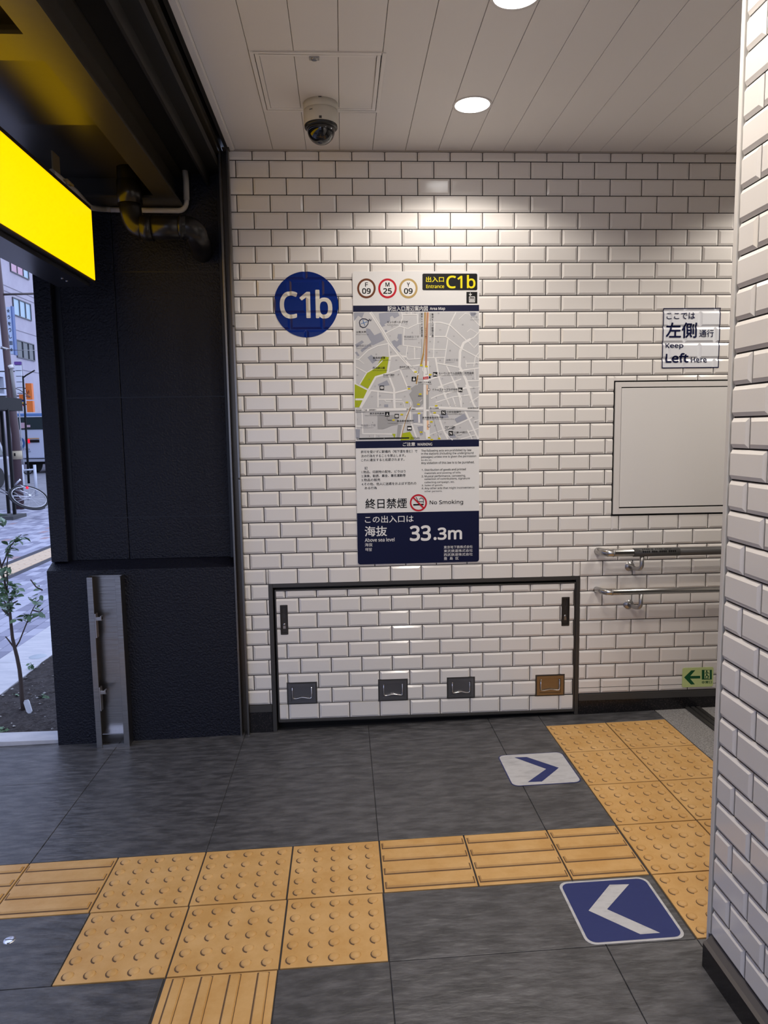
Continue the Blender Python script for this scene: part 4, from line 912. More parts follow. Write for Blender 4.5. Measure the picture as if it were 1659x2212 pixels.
# ------------------------------------------------------------------ floor stickers
def floor_sticker(name, label, corners, outer, inner, chevron, mo, mi, mc, bw_):
    xa = [fp(*c) for c in corners]; x0 = (xa[0][0]+xa[3][0])/2; x1 = (xa[1][0]+xa[2][0])/2; y1 = (xa[0][1]+xa[1][1])/2; y0 = (xa[2][1]+xa[3][1])/2
    t = empty(name, ((x0+x1)/2, (y0+y1)/2, fz(x0, y0)), label, 'floor sticker')
    def rr(x0, x1, y0, y1, r, h):
        p = []
        for (cx, cy, a0) in ((x1-r, y1-r, 0), (x0+r, y1-r, 90), (x0+r, y0+r, 180), (x1-r, y0+r, 270)):
            for k in range(6):
                a = math.radians(a0+18*k); x, y = cx+r*math.cos(a), cy+r*math.sin(a); p.append((x, y, fz(x, y)+h))
        return p
    g = MB(); g.hexa(rr(x0, x1, y0, y1, .03, .0002), rr(x0, x1, y0, y1, .03, .0009)); g.build('backing', mo, t)
    g = MB(); g.face(rr(x0+bw_, x1-bw_, y0+bw_, y1-bw_, .03-bw_*.6, .0012)); g.build('field', mi, t)
    g = MB(); g.face([(*fp(1040+a/2.68, 1480+b/2.68), fz(*fp(1040+a/2.68, 1480+b/2.68))+.0016) for a, b in chevron]); g.build('arrow', mc, t)
FW_ = mat('sticker_white', (.56, .56, .58), .5, noise=(14, (.40, .40, .42), .45, .75, (1, 3, 1), (0, 0, .5)), bump=(9, .4, .004, (1, 2.6, 1), (0, 0, .5)))
FB_ = mat('sticker_blue', rgb(26, 42, 106), .45, bump=(9, .3, .004, (1, 2.6, 1), (0, 0, .5)))
floor_sticker('floor_arrow_sticker', 'white floor sticker with a blue chevron pointing right, near the hatch', [(1075, 1631), (1219, 1625), (1253, 1691), (1105, 1699)], None, None,
    [(190,420),(262,418),(448,480),(350,560),(268,563),(375,487)], FB_, FW_, FB_, .004)
floor_sticker('floor_arrow_sticker', 'blue floor sticker with a white chevron pointing left, beside the near pillar', [(1205, 1905), (1394, 1896), (1485, 2024), (1268, 2046)], None, None,
    [(620,1308),(742,1158),(855,1155),(727,1300),(1035,1437),(920,1445)], FW_, FB_, FW_, .008)
bx_, by_ = fp(20, 2031)
g = MB(); z = fz(bx_, by_); g.lathe([(0, .002), (.014, .002), (.0165, .001), (.0175, -.002)], (bx_, by_, z), seg=24)
t = empty('floor_bolt', (bx_, by_, z), 'small round bright metal bolt cap with a slot set in the slate paving', 'bolt cap')
g.build('cap', mat('bolt_bright', (.75, .75, .78), .2, .9), t); g = MB(); g.box(bx_-.012, bx_+.012, by_-.0012, by_+.0012, z+.0015, z+.0023); g.build('slot', BLACKGAP, t)

# ================================================================== STREET SIDE
GZ = -.036
def pr(p):
    d = Vector(p)-CAM; w = d.dot(FW); return CX+F*d.dot(RT)/w, CY-F*d.dot(UP)/w, w
def atx(px, py, X):
    d = ray(px, py); return CAM + d*((X-CAM.x)/d.x)
g = MB(); g.face([(-60, -30, GZ), (20, -30, GZ), (20, 90, GZ), (-60, 90, GZ)])
tag(g.build('street_ground', mat('asphalt', (.20, .20, .225), .8, noise=(3, (.27, .27, .30), .4, .6))), 'grey street surface outside', kind='structure')
# sidewalk of small pavers
g = MB(); g.box(-7.4, -1.883, -3, 11, -.05, -.034)
sidewalk = tag(g.build('sidewalk', mat('paver_joint', (.06, .06, .075), .9)), 'sidewalk of small grey pavers outside', kind='structure')
PVM = [mat('paver_light', (.44, .44, .53), .7, bump=(60, .3, .002)), mat('paver_mid', (.31, .31, .40), .7, bump=(60, .3, .002)), mat('paver_dark', (.23, .23, .31), .7, bump=(60, .3, .002)), mat('paver_red', (.36, .25, .27), .7)]
cand = []
for i in range(55):
    x1 = -1.886-.1*i
    for j in range(-10, 58):
        y0 = .2*j+(.1 if i % 2 else 0)
        if x1 > -3.18 and x1-.1 < -3.18-.001 or (x1 <= -3.18 and x1 > -3.487): continue
        p = pr((x1-.05, y0+.1, -.03)); vis_ = p[2] > 0 and -25 < p[0] < 118 and p[1] > 1000
        cand.append((0 if vis_ else 1, (x1+1.9)**2+(y0)**2, x1, y0))
cand.sort(); cc = {}; rest = MB()
for n, (v_, d_, x1, y0) in enumerate(cand):
    mi = random.choices([0, 1, 2, 3], [5, 6, 3, .35])[0]
    if n < 300 and v_ == 0:
        if mi not in cc:
            q = MB(); a, e = .0475, .0975; lo = [(-a,-e),(a,-e),(a,e),(-a,e)]; hi = [(-a+.003,-e+.003),(a-.003,-e+.003),(a-.003,e-.003),(-a+.003,e-.003)]
            q.v = [(x, y, 0) for x, y in lo]+[(x, y, .005) for x, y in lo]+[(x, y, .008) for x, y in hi]
            q.f = [(k, (k+1) % 4, 4+(k+1) % 4, 4+k) for k in range(4)]+[(4+k, 4+(k+1) % 4, 8+(k+1) % 4, 8+k) for k in range(4)]+[(8, 9, 10, 11)]; q.m = [0]*9; q.sm = [False]*9
            cc[mi] = q.mesh('paver'); cc[mi].materials.append(PVM[mi])
        o = bpy.data.objects.new('paver', cc[mi]); COL.objects.link(o); o.location = (x1-.05, y0+.1, -.0355+random.uniform(-.001, .001)); o.rotation_euler = (random.gauss(0, .004), random.gauss(0, .006), 0); o.parent = sidewalk
    else:
        rest.box(x1-.0975, x1-.0025, y0+.0025, y0+.1975, -.0355, -.0275, mi)
o = rest.build('pavers', PVM, sidewalk); o['kind'] = 'stuff'
TS = mat('street_tactile', (.66, .50, .34), .6)
for k in range(40):
    y0 = .3*k-.9
    if not (2.5 < y0 < 9): continue
    g = MB(); g.box(-3.483, -3.186, y0+.002, y0+.298, -.0355, -.028)
    for q in range(4): c = -3.483+.0375+.074*q; g.hexa([(c-.014, y0+.01, -.028), (c+.014, y0+.01, -.028), (c+.010, y0+.013, -.0225), (c-.010, y0+.013, -.0225)], [(c-.014, y0+.29, -.028), (c+.014, y0+.29, -.028), (c+.010, y0+.287, -.0225), (c-.010, y0+.287, -.0225)])
    g.build('tactile_tile', TS, sidewalk)
# planter
KS = mat('pale_kerb_stone', (.50, .50, .54), .55, noise=(5, (.60, .59, .62), .4, .6, (1, 4, 1), (0, 0, .8)))
t = empty('kerb_stone', (-1.2, .06, 0), 'pale stone kerb between the slate paving and the planting bed', 'kerb')
g = MB(); g.box(-1.86, -.948, .006, .118, -.06, -.002); g.build('slab', KS, t, .002); g = MB(); g.box(-2.9, -1.864, .006, .118, -.06, -.002); g.build('slab', KS, t, .002)
t = empty('kerb_stone', (-1.72, 1.5, 0), 'wide pale stone strip between the planting bed and the pavers', 'kerb')
for k in range(6):
    g = MB(); g.box(-1.878, -1.560, .125+1.2*k, .122+1.2*(k+1), -.06, -.020); g.build('slab', KS, t, .003)
mx, my, _ = onz(88, 1418, -.02)
g = MB(); g.lathe([(0, .002), (.052, .002), (.056, .0), ], (mx-.02, my, -.0195), seg=28); tag(g.build('valve_cover', mat('cover_grey', (.42, .47, .52), .5)), 'small round cover plate set in the pale stone strip', 'cover')
g = MB(); nx_, ny_ = 26, 60
for i in range(nx_):
    for j in range(ny_): pass
hs = {}
def hz(i, j):
    if (i, j) not in hs: hs[(i, j)] = -.025+random.uniform(-.007, .007)
    return hs[(i, j)]
X0s, X1s, Y0s, Y1s = -1.558, -.90, .12, 2.2
for i in range(nx_):
    for j in range(ny_):
        f = lambda a, b: (X0s+(X1s-X0s)*a/nx_, Y0s+(Y1s-Y0s)*b/ny_, hz(a, b))
        if f(i, j)[0] > -.955 and f(i, j)[1] < .3: pass
        g.face([f(i, j), f(i+1, j), f(i+1, j+1), f(i, j+1)])
SOIL = mat('soil', (.030, .023, .022), .9, noise=(60, (.075, .062, .058), .45, .7), bump=(120, .9, .01))
t = g.build('planting_soil', SOIL); tag(t, 'dark bare garden soil in the planting bed', 'soil', kind='stuff')
g = MB()
for k in range(300):
    x, y = random.uniform(-1.55, -.93), random.uniform(.14, 2.1); r = random.choice([.003, .004, .005, .006, .009]); n = len(g.v)
    for (a, b, c) in ((1,0,0),(0,1,0),(-1,0,0),(0,-1,0),(0,0,.7),(0,0,-.5)): g.v.append((x+a*r*random.uniform(.7, 1.6), y+b*r*random.uniform(.7, 1.3), -.021+c*r))
    for f in ((0,1,4),(1,2,4),(2,3,4),(3,0,4),(1,0,5),(2,1,5),(3,2,5),(0,3,5)): g.f.append(tuple(n+i for i in f)); g.m.append(k % 3); g.sm.append(False)
o = g.build('gravel', [mat('pebble_white', (.42, .41, .40), .7), mat('pebble_grey', (.16, .15, .15), .8), mat('pebble_brown', (.08, .06, .05), .9)]); tag(o, 'small pale pebbles and clods scattered on the soil', 'pebbles', kind='stuff')

# leaves ------------------------------------------------------------
LEAF = [mat('leaf_a', (.075, .15, .06), .45), mat('leaf_b', (.11, .20, .10), .45), mat('leaf_c', (.19, .30, .20), .4)]
def leaf_mesh(m, s=1.0):
    q = MB(); L = .046*s; Wd = .0135*s
    top = [(0, 0, 0), (L*.25, Wd*.8, .002), (L*.55, Wd, .003), (L*.85, Wd*.45, 0), (L, 0, -.004)]
    bot = [(L*.85, -Wd*.45, 0), (L*.55, -Wd, .003), (L*.25, -Wd*.8, .002)]
    mid = [(L*.25, 0, -.001), (L*.55, 0, -.002), (L*.85, 0, -.003)]
    v = top+bot+mid
    q.v = v; q.f = [(0,8,1),(1,8,9,2),(2,9,10,3),(3,10,4),(0,7,8),(7,6,9,8),(6,5,10,9),(5,4,10)]; q.m = [0]*8; q.sm = [True]*8
    me = q.mesh('leaf'); me.materials.append(LEAF[m]); return me
LMS = [leaf_mesh(i, s) for i in range(3) for s in (1.0, .75)]
def add_leaf(p, parent, sc=1):
    o = bpy.data.objects.new('leaf', random.choice(LMS)); COL.objects.link(o); o.location = p
    o.rotation_euler = (random.uniform(-.7, .7), random.uniform(-.3, .7), random.uniform(0, 6.28)); o.scale = (sc,)*3; put(o, parent)
t = empty('sapling', (-1.326, .479, -.03), 'slender young tree with small green leaves in the planting bed', 'tree')
BARK = mat('bark', (.075, .055, .048), .75, bump=(60, .4, .002))
ty = .479
def path(px, y0=ty, dy=0): return [at(a, b, y0+dy*i) for i, (a, b) in enumerate(px)]
tp = path([(51,1537),(47,1500),(45,1470),(42,1445),(37,1420),(32,1400),(27,1378),(24,1350),(22,1328),(19,1306),(13,1280),(10,1255),(4,1228),(-3,1200),(-8,1160),(-12,1100)])
g = MB(); g.tube(tp, [.0125-.0006*i for i in range(len(tp))], seg=8); trunk = g.build('trunk', BARK, t)
BRS = [([(31,1403),(42,1385),(58,1345),(70,1318),(80,1300),(92,1288)], .02), ([(31,1400),(20,1385),(12,1375)], 0), ([(4,1222),(12,1205),(18,1190),(24,1178),(36,1163),(46,1155)], -.01), ([(14,1285),(16,1260),(15,1220),(18,1196)], .0), ([(18,1300),(26,1290),(34,1280)], .01), ([(20,1315),(30,1302),(38,1298)], -.01), ([(22,1330),(12,1322),(4,1316)], 0),
       ([(70,1318),(85,1322),(93,1315)], .0), ([(92,1275),(78,1268),(66,1252)], 0), ([(58,1345),(70,1335),(86,1328)], 0), ([(22,1325),(10,1300),(-4,1290)], .01)]
for q, dy in BRS:
    g = MB(); pp = path(q, ty, dy); g.tube(pp, [.0042-.0005*i for i in range(len(pp))], seg=6); g.build('branch', BARK, t)
def cluster(cx, cy, rx, ry, n, sc=1):
    for k in range(n):
        a = random.uniform(0, 6.28); r = math.sqrt(random.random()); add_leaf(at(cx+rx*r*math.cos(a), cy+ry*r*math.sin(a), ty+random.uniform(-.07, .07)), t, sc)
for c in ((42,1163,10,7,9),(36,1170,8,6,6),(24,1183,8,9,11),(13,1202,4,4,3),(0,1116,10,8,7,1.4),(2,1135,6,10,4),(0,1170,7,5,4),(5,1232,9,9,9),(19,1225,8,4,4),(22,1240,8,5,5),(4,1258,8,10,10),(30,1258,9,6,7),(12,1272,14,10,14),(30,1272,10,6,6),(6,1290,9,10,11),(20,1292,12,9,10),(30,1288,7,5,5),(12,1310,10,10,12),(18,1320,9,6,7),(30,1305,8,6,5),(70,1294,14,6,6,.9),(80,1310,12,7,5,.9),(85,1288,6,5,3,.9),(85,1325,7,4,5),(70,1330,12,5,7),(50,1333,10,6,5),(86,1268,7,6,4,.8),(72,1262,5,4,2,.7),(40,1338,6,5,3)): cluster(*c)
# small sprouts
def sprout(name, px, py, label, n, h, cat='plant', yy=None):
    p = onz(px, py, -.032); t2 = empty(name, p, label, cat); g = MB(); g.tube([p, p+Vector((.004, 0, h*.6)), p+Vector((-.002, 0, h))], [.0025, .002, .0015], seg=6); g.build('stem', LEAF[0], t2)
    for k in range(n):
        o = bpy.data.objects.new('leaf', random.choice(LMS)); COL.objects.link(o); o.location = p+Vector((random.uniform(-.02, .02), random.uniform(-.02, .02), h*random.uniform(.5, 1.05))); o.rotation_euler = (random.uniform(-.6, .6), random.uniform(-.2, .8), random.uniform(0, 6.28)); o.scale = (.8,)*3; put(o, t2)
sprout('seedling', 68, 1449, 'tiny green seedling at the far edge of the planting bed', 9, .055)
sprout('weed', 16, 1580, 'low green weed on the soil near the pale kerb', 8, .02)
sprout('weed', 95, 1508, 'low green weed on the soil beside the dark wall', 9, .02)
sprout('weed', 35, 1505, 'low green weed on the soil left of the tree trunk', 6, .018)
p = onz(64, 1543, -.035); q2 = at(57, 1513, p.y+.02)
t = empty('plant_label', p, 'white plastic plant label stake stuck in the soil by the trunk', 'plant label')
LW = mat('label_plastic', (.72, .75, .82), .4)
g = MB(); a, b = p, q2; w = .0155
g.hexa([(a.x-w*.2, a.y-.003, a.z), (a.x+w*.3, a.y-.003, a.z), (a.x+w, a.y-.003, a.z+.018), (b.x+w, b.y-.003, b.z-.004), (b.x+w*.6, b.y-.003, b.z+.004), (b.x-w*.7, b.y-.003, b.z), (b.x-w, b.y-.003, b.z-.012), (a.x-w, a.y-.003, a.z+.016)],
       [(a.x-w*.2, a.y+.003, a.z), (a.x+w*.3, a.y+.003, a.z), (a.x+w, a.y+.003, a.z+.018), (b.x+w, b.y+.003, b.z-.004), (b.x+w*.6, b.y+.003, b.z+.004), (b.x-w*.7, b.y+.003, b.z), (b.x-w, b.y+.003, b.z-.012), (a.x-w, a.y+.003, a.z+.016)]); g.build('stake', LW, t, .001)

# shelter posts, pole ------------------------------------------------
DK = mat('street_dark_metal', (.008, .0075, .008), .6, spec=.25)
t = empty('street_shelter', (-5.8, 10.4, GZ), 'black street shelter with two slim posts and flat roof edge', 'shelter')
for (a, b) in ((19.5, 1110), (32.5, 1119)):
    p = onz(a, b, GZ); zt = at(a-19, 886, p.y).z
    g = MB(); g.box(p.x-.026, p.x+.026, p.y-.02, p.y+.02, GZ, zt+.02); g.build('post', DK, t)
p = onz(32.5, 1119, GZ); zt = at(14, 886, p.y).z; zt2 = at(14, 858, p.y).z; xr = at(16.5, 870, p.y).x
g = MB(); g.box(xr-3.5, xr, p.y-1.2, p.y+.6, zt, zt2); g.build('roof', DK, t)
g = MB(); q = onz(45, 1120, GZ); g.box(q.x-2.6, q.x, q.y-.3, q.y+.25, GZ, GZ+.07); g.build('base', mat('base_grey', (.07, .07, .075), .7), t)
PB = mat('pole_brown', (.085, .05, .055), .45)
t = empty('street_pole', onz(41, 1100, GZ), 'reddish brown steel street pole with a cream notice wrapped round it', 'pole')
yb = onz(41, 1100, GZ).y; pa = at(43, 1102, yb); pb = at(34, 940, yb); pc = at(24, 860, yb); pd = at(8, 700, yb); pe = at(0, 620, yb); pf = at(-22, 400, yb)
g = MB(); g.tube([Vector((pa.x, yb, GZ)), pb, pc, pd, pe, pf], [.088, .078, .072, .066, .062, .055], seg=16); g.build('shaft', PB, t)
g = MB(); n0, n1 = at(38.2, 992, yb), at(36.6, 974, yb); g.tube([n0, n1], [.092, .092], seg=16); nt_ = g.build('notice', mat('notice_cream', (.52, .44, .30), .6), t)
g = MB(); c = at(31.5, 982, yb-.10); g.box(c.x-.015, c.x+.015, yb-.097, yb-.092, c.z-.03, c.z+.03); g.build('mark', K, nt_)
g = MB(); c0, c1 = at(10.5, 756, yb), at(12, 753.5, yb); g.tube([c0, c1+Vector((0, 0, .03))], [.085, .085], seg=16); g.build('clamp', STEEL, t)
g = MB(); c0, c1 = at(24, 795, yb-.1), at(34, 868, yb-.1); g.tube([c0, c1], .032, seg=10); g.build('cable_pipe', mat('pipe_grey', (.24, .23, .22), .6), t)
g = MB(); c0, c1 = at(22, 789, yb-.1), at(25, 796, yb-.1); g.tube([c0, c1], [.05, .045], seg=10); g.build('pipe_cap', WHITEP, t)
g = MB(); c0, c1 = at(8, 636, yb), at(90, 634, yb); g.tube([c0, c1], .022, seg=8); g.build('arm', mat('arm_brown', (.10, .08, .075), .5), t)
g = MB(); c0, c1 = at(13, 756, yb), at(90, 757, yb); g.tube([c0, c1], .006, seg=6); g.build('stay_wire', STEEL, t)

# buildings ----------------------------------------------------------
BXP = -14.0
FAC = mat('facade_pink', (.44, .40, .46), .75, noise=(1.2, (.50, .46, .52), .35, .65)); FR = mat('window_frame', (.05, .05, .06), .4); GLS = mat('window_glass', (.36, .50, .58), .15, spec=.5); GLD = mat('window_dark', (.05, .06, .065), .1)
t = empty('far_building', (BXP, 30, 0), 'pale pinkish office building across the street with paired windows', 'building')
ya, yb2 = atx(9, 790, -13.6).y+.02, atx(140, 700, BXP).y
g = MB(); g.box(BXP-12, BXP, ya, yb2+6, GZ, 24); g.build('facade', FAC, t)
for (u0, v0, u1, v1, u2, v2, u3, v3, glm) in ((19,547,45,560, 45,598,23,587, GLS), (25.5,641,50.5,650, 52,688,29.5,681, GLS), (33.5,733,58,740, 60,777,35,772, GLD)):
    P0, P1, P2, P3 = atx(u0, v0, BXP), atx(u1+14, v1+7, BXP), atx(u2+14, v2+7, BXP), atx(u3, v3, BXP); z1 = (P0.z); z0 = P3.z; y0, y1 = P0.y, P1.y
    g = MB(); e = .045; ym = y0+(y1-y0)*.35; ym2 = y0+(y1-y0)*.68
    for (a, b, c, d) in ((y0, y1, z1-e, z1), (y0, y1, z0, z0+e), (y0, y0+e, z0+e, z1-e), (y1-e, y1, z0+e, z1-e), (ym-e/2, ym+e/2, z0+e, z1-e), (ym2-e/2, ym2+e/2, z0+e, z1-e)): g.box(BXP-.02, BXP+.05, a, b, c, d)
    fr = g.build('window', FR, t)
    g = MB(); g.box(BXP-.01, BXP+.015, y0+e, ym-e/2, z0+e, z1-e); g.box(BXP-.01, BXP+.015, ym+e/2, ym2-e/2, z0+e, z1-e); g.box(BXP-.01, BXP+.015, ym2+e/2, y1-e, z0+e, z1-e); g.build('pane', glm, fr)
    if v0 < 600:
        g = MB(); zm = z0+(z1-z0)*.55; g.box(BXP+.018, BXP+.022, y0+e+.03, ym-.03, z0+e, zm); g.box(BXP+.018, BXP+.022, ym+.05, ym2-.04, z0+e, zm); g.build('poster', mat('poster_pink', (.62, .38, .46), .6), fr)
g = MB()
for v in (524, 612, 624, 702, 790): a, b = atx(0, v, BXP), atx(80, v+38, BXP); g.box(BXP, BXP+.012, ya, yb2, a.z-.012, a.z+.012)
g.build('joint', mat('facade_joint', (.22, .20, .23), .8), t)
def sign_box(name, label, u0, v0, u1, v1, depth, m, th=.15, cat='sign'):
    a, b = at(u0, v0, depth), at(u1, v1, depth); zt, zb = a.z, b.z
    t = empty(name, ((a.x+b.x)/2, depth, (zt+zb)/2), label, cat); g = MB(); x0 = min(a.x, b.x); x1 = max(a.x, b.x); g.box(x0, x1, depth, depth+th, zb, zt); zc_ = zb+(zt-zb)*.7; MB().box(-13.62, x0+.02, depth+.04, depth+.08, zc_-.02, zc_+.02).build('bracket', STEELD, t); return t, g, x0, x1, zb, zt
yd = 24.0
t, g, x0, x1, zb, zt = sign_box('vertical_shop_sign', 'tall pale blue vertical shop sign with black brush characters', 13.5, 663, 30.5, 765, yd, None)
g.build('panel', mat('sign_pale_blue', (.50, .60, .78), .5), t); g = MB(); g.box(x1, x1+.05, yd-.02, yd+.17, zb-.03, zt+.03); g.build('edge', mat('sign_blue_edge', (.10, .16, .35), .5), t)
P = Print(yd-.012)
for i, s_ in enumerate(('☆', 'う', 'を', 'つ', 'し', '田', '☆')): vy = 667+i*14.0; P.text(s_, 14.6+i*1.15, vy, 20.8+i*1.15, vy+8, 0, .02)
P.build('lettering', [K], t)
t, g, x0, x1, zb, zt = sign_box('tenant_sign', 'stack of five blank white tenant panels under a purple strip', 32.5, 781, 48.5, 850, yd-1, None)
g.build('backing', mat('sign_grey', (.20, .19, .22), .6), t); P = Print(yd-1.012)
g = MB(); 
for i in range(5):
    v = 789.5+i*12.2; u = 31.5+i*1.0; A_, B_ = at(u, v, yd-1), at(u+15.8, v+10.4, yd-1); g = MB(); g.box(A_.x, B_.x, yd-1.03, yd-1, B_.z, A_.z); g.build('panel', mat('sign_white', (.72, .74, .82), .4), t)
A_, B_ = at(31, 781.5, yd-1), at(47, 788, yd-1); g = MB(); g.box(A_.x, B_.x, yd-1.03, yd-1, B_.z, A_.z); g.build('header', mat('sign_purple', (.14, .06, .30), .5), t)
OG = mat('sign_orange', (.85, .20, .03), .5)
t, g, x0, x1, zb, zt = sign_box('orange_shop_sign', 'tall orange vertical shop sign next to the dark lamp post', 54.5, 828, 70, 863, yd-.6, None); g.build('panel', OG, t)
P = Print(yd-.612); P.line([(57,843),(60,851),(62,843),(63,850)], 1.0, 0); P.line([(55,855),(64,859)], 1.2, 0); P.build('lettering', [mat('sign_brown', (.16, .04, .03), .5)], t)
t, g, x0, x1, zb, zt = sign_box('orange_shop_sign', 'lower orange shop sign hanging above the bus roof', 57, 866, 72, 890, yd-.6, None); g.build('panel', OG, t)
t, g, x0, x1, zb, zt = sign_box('orange_shop_sign', 'small orange sign behind the round speed sign', 41, 852, 50.5, 863, yd-.5, None); g.build('panel', OG, t)
t, g, x0, x1, zb, zt = sign_box('shop_sign', 'blue yellow and white shop sign behind the round speed sign', 39.5, 863.5, 51.5, 890, yd-.4, None); g.build('panel', mat('sign_white', (.72, .74, .82), .4), t)
P = Print(yd-.412); P.rect(39.5, 863.5, 51.5, 867.5, 0); P.rect(41, 869, 51.5, 873.5, 1); P.rect(45, 874, 51.5, 877, 2); P.build('print', [mat('sign_blue', (.02, .03, .30), .5), mat('sign_yellow', (.85, .50, .05), .5), RD], t)
# dark lamp post with arm, speed limit sign
yl = 20.0
t = empty('lamp_post', at(51, 1000, yl), 'dark street lamp post with a short raised arm, behind the brown pole', 'lamp post')
b0 = at(62, 1040, yl); g = MB(); g.tube([Vector((b0.x, yl, GZ)), at(54, 890, yl), at(49.5, 812, yl)], [.035, .03, .026], seg=10); g.build('post', DK, t)
g = MB(); g.tube([at(51.5, 815, yl), at(56, 811, yl), at(75, 800, yl)], .022, seg=8); g.build('arm', DK, t); g = MB(); g.tube([at(30, 838, yl), at(42, 842, yl), at(66, 858, yl)], .014, seg=6); g.build('arm', mat('arm_brown', (.10, .08, .075), .5), t)
ysn = 21.0; c = at(40, 878.5, ysn); R_ = .133
t = empty('speed_limit_sign', c, 'round white speed limit sign with red rim reading 40', 'traffic sign')
g = MB(); g.lathe([(0, -.004), (R_, -.004), (R_, .004), (0, .004)], c, 'y', seg=32, smooth=False); g.build('disc', mat('sign_round_white', (.66, .70, .78), .4), t)
g = MB(); n = 32
for k in range(n):
    a0, a1 = 2*math.pi*k/n, 2*math.pi*(k+1)/n; g.face([(c.x+r*math.cos(a), ysn-.006, c.z+r*math.sin(a)) for r, a in ((R_, a0), (R_, a1), (R_*.78, a1), (R_*.78, a0))])
g.build('rim', mat('sign_rim', (.50, .02, .06), .4), t)
P = Print(ysn-.008); P.text('40', 35.2, 874, 45, 883.5, 0, .05); P.build('number', [mat('sign_number', (.06, .25, .60), .4)], t)
g = MB(); g.tube([c+Vector((0, .03, .1)), Vector((c.x, ysn+.03, GZ))], .02, seg=8); g.build('post', mat('post_grey', (.3, .3, .32), .5), t)
# bus -----------------------------------------------------------------
yb3 = 26.0
t = empty('city_bus', at(60, 1005, yb3), 'white and blue city bus seen from behind with red tail lamp', 'bus')
A_ = at(31, 893, yb3); B_ = at(120, 1003, yb3); X0b = A_.x; z0b = B_.z; z1b = A_.z; X1b = X0b+2.3
BW_ = mat('bus_white', (.58, .62, .76), .3); g = MB(); g.box(X0b, X1b, yb3, yb3+9, z0b+.25, z1b-.12); g.build('body', BW_, t, .05)
g = MB(); g.box(X0b+.03, X1b-.03, yb3+.05, yb3+8.9, z1b-.12, z1b); g.build('roof', mat('bus_blue', (.13, .25, .52), .4), t, .03)
zc = lambda v: at(60, v, yb3).z; xc = lambda u: at(u, 950, yb3).x
g = MB(); g.box(X0b+.08, X1b-.08, yb3-.02, yb3, zc(928), zc(901)); g.build('rear_window', mat('bus_glass', (.03, .045, .05), .1), t)
g = MB(); g.box(xc(47)-.0, xc(56), yb3-.05, yb3-.02, zc(925), zc(913)); g.box(xc(56), xc(68), yb3-.05, yb3-.02, zc(923), zc(918)); g.build('window_sticker', mat('bus_sticker', (.62, .42, .50), .4), t)
g = MB(); g.box(xc(55), xc(85), yb3-.02, yb3, zc(948.5), zc(946.5)); g.build('stripe', mat('bus_orange', (.55, .30, .10), .4), t)
g = MB(); g.box(xc(58.5), xc(64.5), yb3-.05, yb3, zc(957), zc(949)); g.build('tail_lamp', mat('tail_red', (.75, .01, .04), .3, emit=((1, .02, .05), .6)), t)
g = MB(); g.box(xc(65), xc(85), yb3-.03, yb3, zc(956), zc(950)); g.build('grille', DK, t)
P = Print(yb3-.03); P.disc(43, 958, 11, 13.5, 0); P.lay(1); P.disc(45, 958, 4.5, 6, 1); P.lay(2); P.text('どうする', 49.5, 968.5, 64, 972.5, 2, .02); P.text('GO!', 56, 974, 66, 977, 2, .02); P.build('print', [mat('bus_print_blue', (.05, .13, .33), .4), BW_, mat('bus_text', (.12, .13, .2), .5)], t)
g = MB(); g.box(X0b+.05, X1b-.05, yb3-.06, yb3+.3, z0b+.12, zc(992)); g.build('bumper', mat('bus_bumper', (.42, .44, .52), .5), t)
g = MB(); g.box(X0b+.1, X1b-.1, yb3+.4, yb3+8, z0b-.0, z0b+.3); g.build('underbody', BLACKGAP, t)
for wy in (yb3+1.2, yb3+7.5):
    for wx in (X0b+.06, X1b-.32): g = MB(); g.lathe([(0, 0), (.42, 0), (.45, .04), (.45, .22), (.42, .26), (0, .26)], (wx, wy, GZ+.45), 'x', seg=20, smooth=False); g.build('wheel', mat('tyre', (.012, .012, .013), .7), t)
# white left building, road rail, van
t = empty('white_building', (-15, 20, 0), 'white building at the left edge with a dark recessed ground floor', 'building')
ye = atx(9, 790, -13.6).y; WX = -13.6
g = MB(); zlo = atx(10, 815, WX).z; g.box(WX-9, WX, ye-60, ye, zlo, 17); g.build('upper_wall', mat('building_white', (.52, .54, .62), .6), t)
g = MB(); z2 = atx(10, 857, WX).z; g.box(WX-9, WX-.6, ye-60, ye, z2, zlo); g.build('balcony_recess', mat('recess_dark', (.07, .07, .085), .7), t)
g = MB(); g.box(WX-.6, WX, ye-.15, ye, z2, zlo); g.box(WX-.6, WX, ye-60, ye-.15, z2, z2+.12); zr_ = atx(5, 839, WX).z; g.tube([(WX-.03, ye-60, zr_), (WX-.03, ye, zr_)], .03, seg=6); g.build('balcony_rail', mat('building_white', (.52, .54, .62), .6), t)
g = MB(); g.box(WX-9, WX-.2, ye-60, ye, GZ, z2); g.build('ground_floor', mat('shop_dark', (.10, .075, .07), .7), t)
VX = -9.6
ve = atx(24, 1010, VX).y; zc = lambda v: atx(12, v, VX).z
t = empty('parked_van', (VX-.8, ve-2.2, GZ), 'silver parked van partly hidden behind the black shelter posts', 'van')
g = MB(); g.box(VX-1.7, VX, ve-4.3, ve, GZ+.25, zc(985)); g.build('lower_body', mat('van_silver', (.34, .34, .40), .3, .2), t, .08)
g = MB(); g.hexa([(VX-1.65, ve-3.9, zc(985)), (VX-1.65, ve-.1, zc(985)), (VX-1.5, ve-.25, zc(940)), (VX-1.5, ve-3.3, zc(940))], [(VX-.05, ve-3.9, zc(985)), (VX-.05, ve-.1, zc(985)), (VX-.2, ve-.25, zc(940)), (VX-.2, ve-3.3, zc(940))]); g.build('cabin', mat('van_silver', (.34, .34, .40), .3, .2), t, .05)
